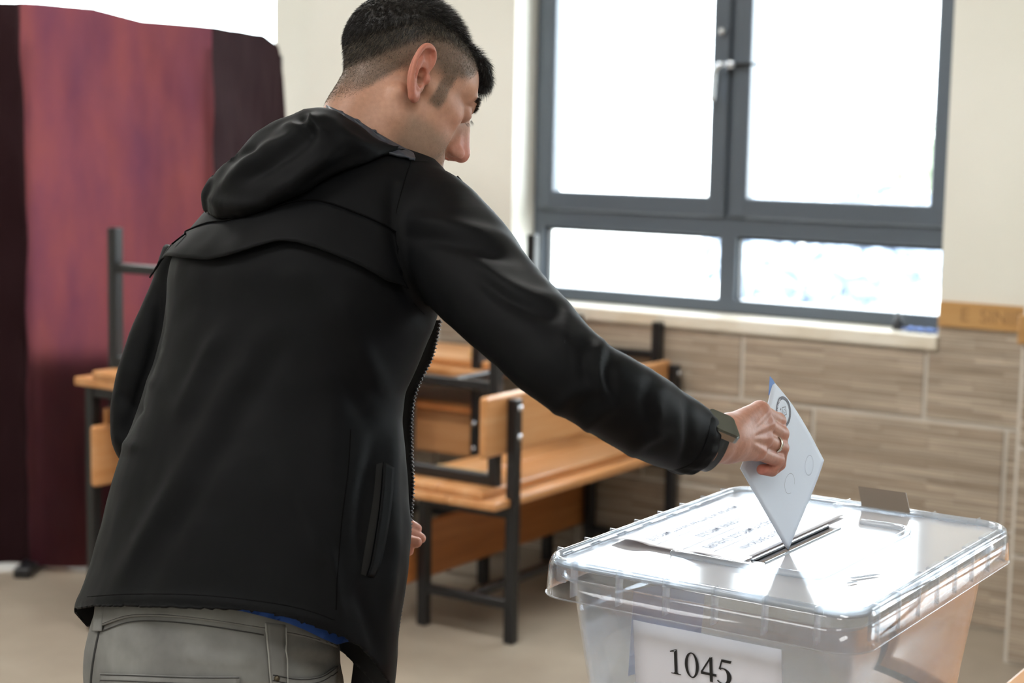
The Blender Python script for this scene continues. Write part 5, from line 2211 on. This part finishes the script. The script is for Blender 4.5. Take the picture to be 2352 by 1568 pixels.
def sd_cap(P):
    P = P.astype(np.float32)
    x, z = P[:, 0], P[:, 2]
    zl = np.interp(x, [-104, -88, -70, -45, -20, 10, 40, 60, 75, 120], [-40, -24, -2, 30, 58, 70, 72, 70, 66, 40])
    th = -4 + np.interp(x, [-60, 0, 60], [6.5, 8.5, 9.5]) * sstep(z - zl, -4, 42)
    d = sd_head(P, False) - th
    # forelock leaning over the forehead
    fr = s_chain(P, [(56, -24, 84), (76, -22, 80), (88, -20, 72), (92, -20, 66)], [10, 9, 7, 5], 4)
    fr = smin(fr, s_chain(P, [(58, 0, 88), (82, 0, 82), (95, 0, 72), (98, 0, 65)], [10, 9, 7, 5], 4), 6)
    fr = smin(fr, s_chain(P, [(56, 24, 84), (76, 22, 80), (88, 20, 72), (92, 20, 66)], [10, 9, 7, 5], 4), 6)
    d = smin(d, fr, 6)
    d = smax(d, zl - 6 - z, 7)
    d = smax(d, np.where(z < 50, x - 60, x - 130), 3)
    return d


cv, cq = surface_nets(sd_cap, (-118, -100, -60), (124, 100, 140), 2.2)
cn = np_mesh('hair', head_w(cv), cq)
hair = link('hair', cn, hair_m)
cloth_noise(cn, 0.0016, 220.0)
wear(hair)
hair['label'] = 'short black hair with clipped sides'


def strands(name, P, Nn, comb, length, width, material, parent, jitter=0.5, curl=0.0, seed=1):
    """tapered blades of hair, two triangles each"""
    g = np.random.default_rng(seed)
    n = len(P)
    d = Nn + comb + g.normal(size=(n, 3)) * jitter
    d /= np.linalg.norm(d, axis=1)[:, None] + 1e-9
    side = np.cross(d, g.normal(size=(n, 3)))
    side /= np.linalg.norm(side, axis=1)[:, None] + 1e-9
    bend = np.cross(side, d) * curl
    ln = (length * g.uniform(0.6, 1.15, n))[:, None]
    a = P - d * 0.4 - side * width
    b = P - d * 0.4 + side * width
    m1 = P + d * ln * 0.55 + side * width * 0.8 + comb * ln * 0.15
    m0 = P + d * ln * 0.55 - side * width * 0.8 + comb * ln * 0.15
    t = P + d * ln + comb * ln * 0.45 + bend * ln
    V = np.stack([a, b, m1, m0, t], 1).reshape(-1, 3)
    k = np.arange(n)[:, None] * 5
    T = np.concatenate([k + [0, 1, 2], k + [0, 2, 3], k + [3, 2, 4]], 0)
    o = link(name, np_mesh(name, head_w(V), T), material)
    wear(o, parent)
    o['kind'] = 'stuff'
    return o


def sample(V, Q, n, seed):
    g = np.random.default_rng(seed)
    A, B_, C_ = V[Q[:, 0]], V[Q[:, 1]], V[Q[:, 2]]
    nr_ = np.cross(B_ - A, C_ - A)
    ar = np.linalg.norm(nr_, axis=1)
    idx = g.choice(len(Q), n, p=ar / ar.sum())
    r = g.uniform(size=(n, 2))
    P = A[idx] + r[:, :1] * (B_ - A)[idx] * 0.9 + r[:, 1:] * (V[Q[:, 3]] - A)[idx] * 0.9
    N_ = nr_[idx] / (ar[idx][:, None] + 1e-9)
    return P, N_


P, Nn = sample(cv, cq, 60000, 3)
out = P[:, 2] > np.interp(P[:, 0], [-104, -70, -20, 40, 75, 120], [-14, 20, 68, 78, 60, 40])
P, Nn = P[out], Nn[out]
topw = sstep(P[:, 2], 70, 105)[:, None]
comb = np.array([0.9, 0, 0.15]) * topw + np.array([0.25, 0, -0.9]) * (1 - topw)
fringe = sstep(P[:, 0], 66, 90)[:, None]
comb = comb * (1 - fringe) + np.array([0.35, 0.0, -0.95]) * fringe
strands('hair_strands', P, Nn * 0.8, comb * 0.9, 5 + 6 * topw[:, 0] + 3 * fringe[:, 0], 0.16, hair_m, hair, 0.35)
P, Nn = sample(head_local, hq, 150000, 5)
full, fade = hair_density(P)
fade = fade * (1 - ((np.abs(P[:, 1]) > 66) & (np.abs(P[:, 0] + 2) < 17) & (np.abs(P[:, 2] - 4) < 34)))
g_ = np.random.default_rng(8)
ok = g_.uniform(size=len(P)) < np.clip(fade, 0, 1) * (1 - 0.2 * full)
P, Nn, full = P[ok], Nn[ok], full[ok]
strands('clipped_strands', P, Nn * 0.6, np.tile(np.array([0.15, 0, -0.8]), (len(P), 1)), 1.8 + 2.8 * full, 0.11, stub_m, hair, 0.35, seed=9)
P, Nn = sample(head_local, hq, 90000, 6)
full, fade = hair_density(P)
fade = fade * (1 - ((np.abs(P[:, 1]) > 66) & (np.abs(P[:, 0] + 2) < 17) & (np.abs(P[:, 2] - 4) < 34)))
ok = g_.uniform(size=len(P)) < np.clip(full * 1.2 + fade * 0.35, 0, 1) * (fade > 0.05)
P, Nn, full = P[ok], Nn[ok], full[ok]
strands('dark_strands', P, Nn * 0.6, np.tile(np.array([0.15, 0, -0.8]), (len(P), 1)), 2.0 + 4.0 * full, 0.13, hair_m, hair, 0.35, seed=10)
# shaved beard
P, Nn = sample(head_local, hq, 60000, 12)
x_, z_ = P[:, 0], P[:, 2]
bw = sstep(x_, 2, 28) * sstep(-z_, 20, 40) * sstep(z_, -150, -120) * (x_ < 96) * sstep(x_ - (-20 - 0.55 * (z_ + 60)), -10, 18)
nb = sstep(-x_, -6, 20) * sstep(-z_, 20, 40) * 0.10
ok = g_.uniform(size=len(P)) < np.clip(bw * 0.75 + nb, 0, 1)
strands('beard_stubble', P[ok], Nn[ok] * 0.7, np.tile(np.array([0.1, 0, -0.6]), (ok.sum(), 1)), np.full(ok.sum(), 0.9), 0.07, beard_m, person, 0.4, seed=13)
# eyebrows and lashes
for sy in (-1, 1):
    n = 430
    t = g_.uniform(size=n)
    P = np.column_stack([np.interp(t, [0, 0.5, 1], [99, 96, 84]), sy * np.interp(t, [0, 1], [13, 52]), np.interp(t, [0, 0.6, 1], [30, 36, 31]) + g_.uniform(-3.5, 3.5, n)])
    P[:, 0] += -1.5
    dd = sd_head(P.astype(np.float32), False)
    P = P - np.column_stack([dd, 0 * dd, 0 * dd])
    cmb = np.tile(np.array([0.3, sy * 0.9, 0.15]), (n, 1))
    strands('eyebrow', P, np.tile(np.array([0.30, 0, 0.05]), (n, 1)), cmb, np.full(n, 4.6), 0.17, hair_m, person, 0.2, seed=20 + sy)
    n = 44
    t = g_.uniform(size=n)
    P = np.column_stack([np.interp(t, [0, 0.5, 1], [92, 94, 90]), sy * np.interp(t, [0, 1], [22, 47]), np.full(n, 8.0)])
    strands('eyelashes', P, np.tile(np.array([0.9, 0, -0.45]), (n, 1)), np.tile(np.array([0.1, sy * 0.25, 0.0]), (n, 1)), np.full(n, 6.5), 0.11, hair_m, person, 0.12, seed=30 + sy)
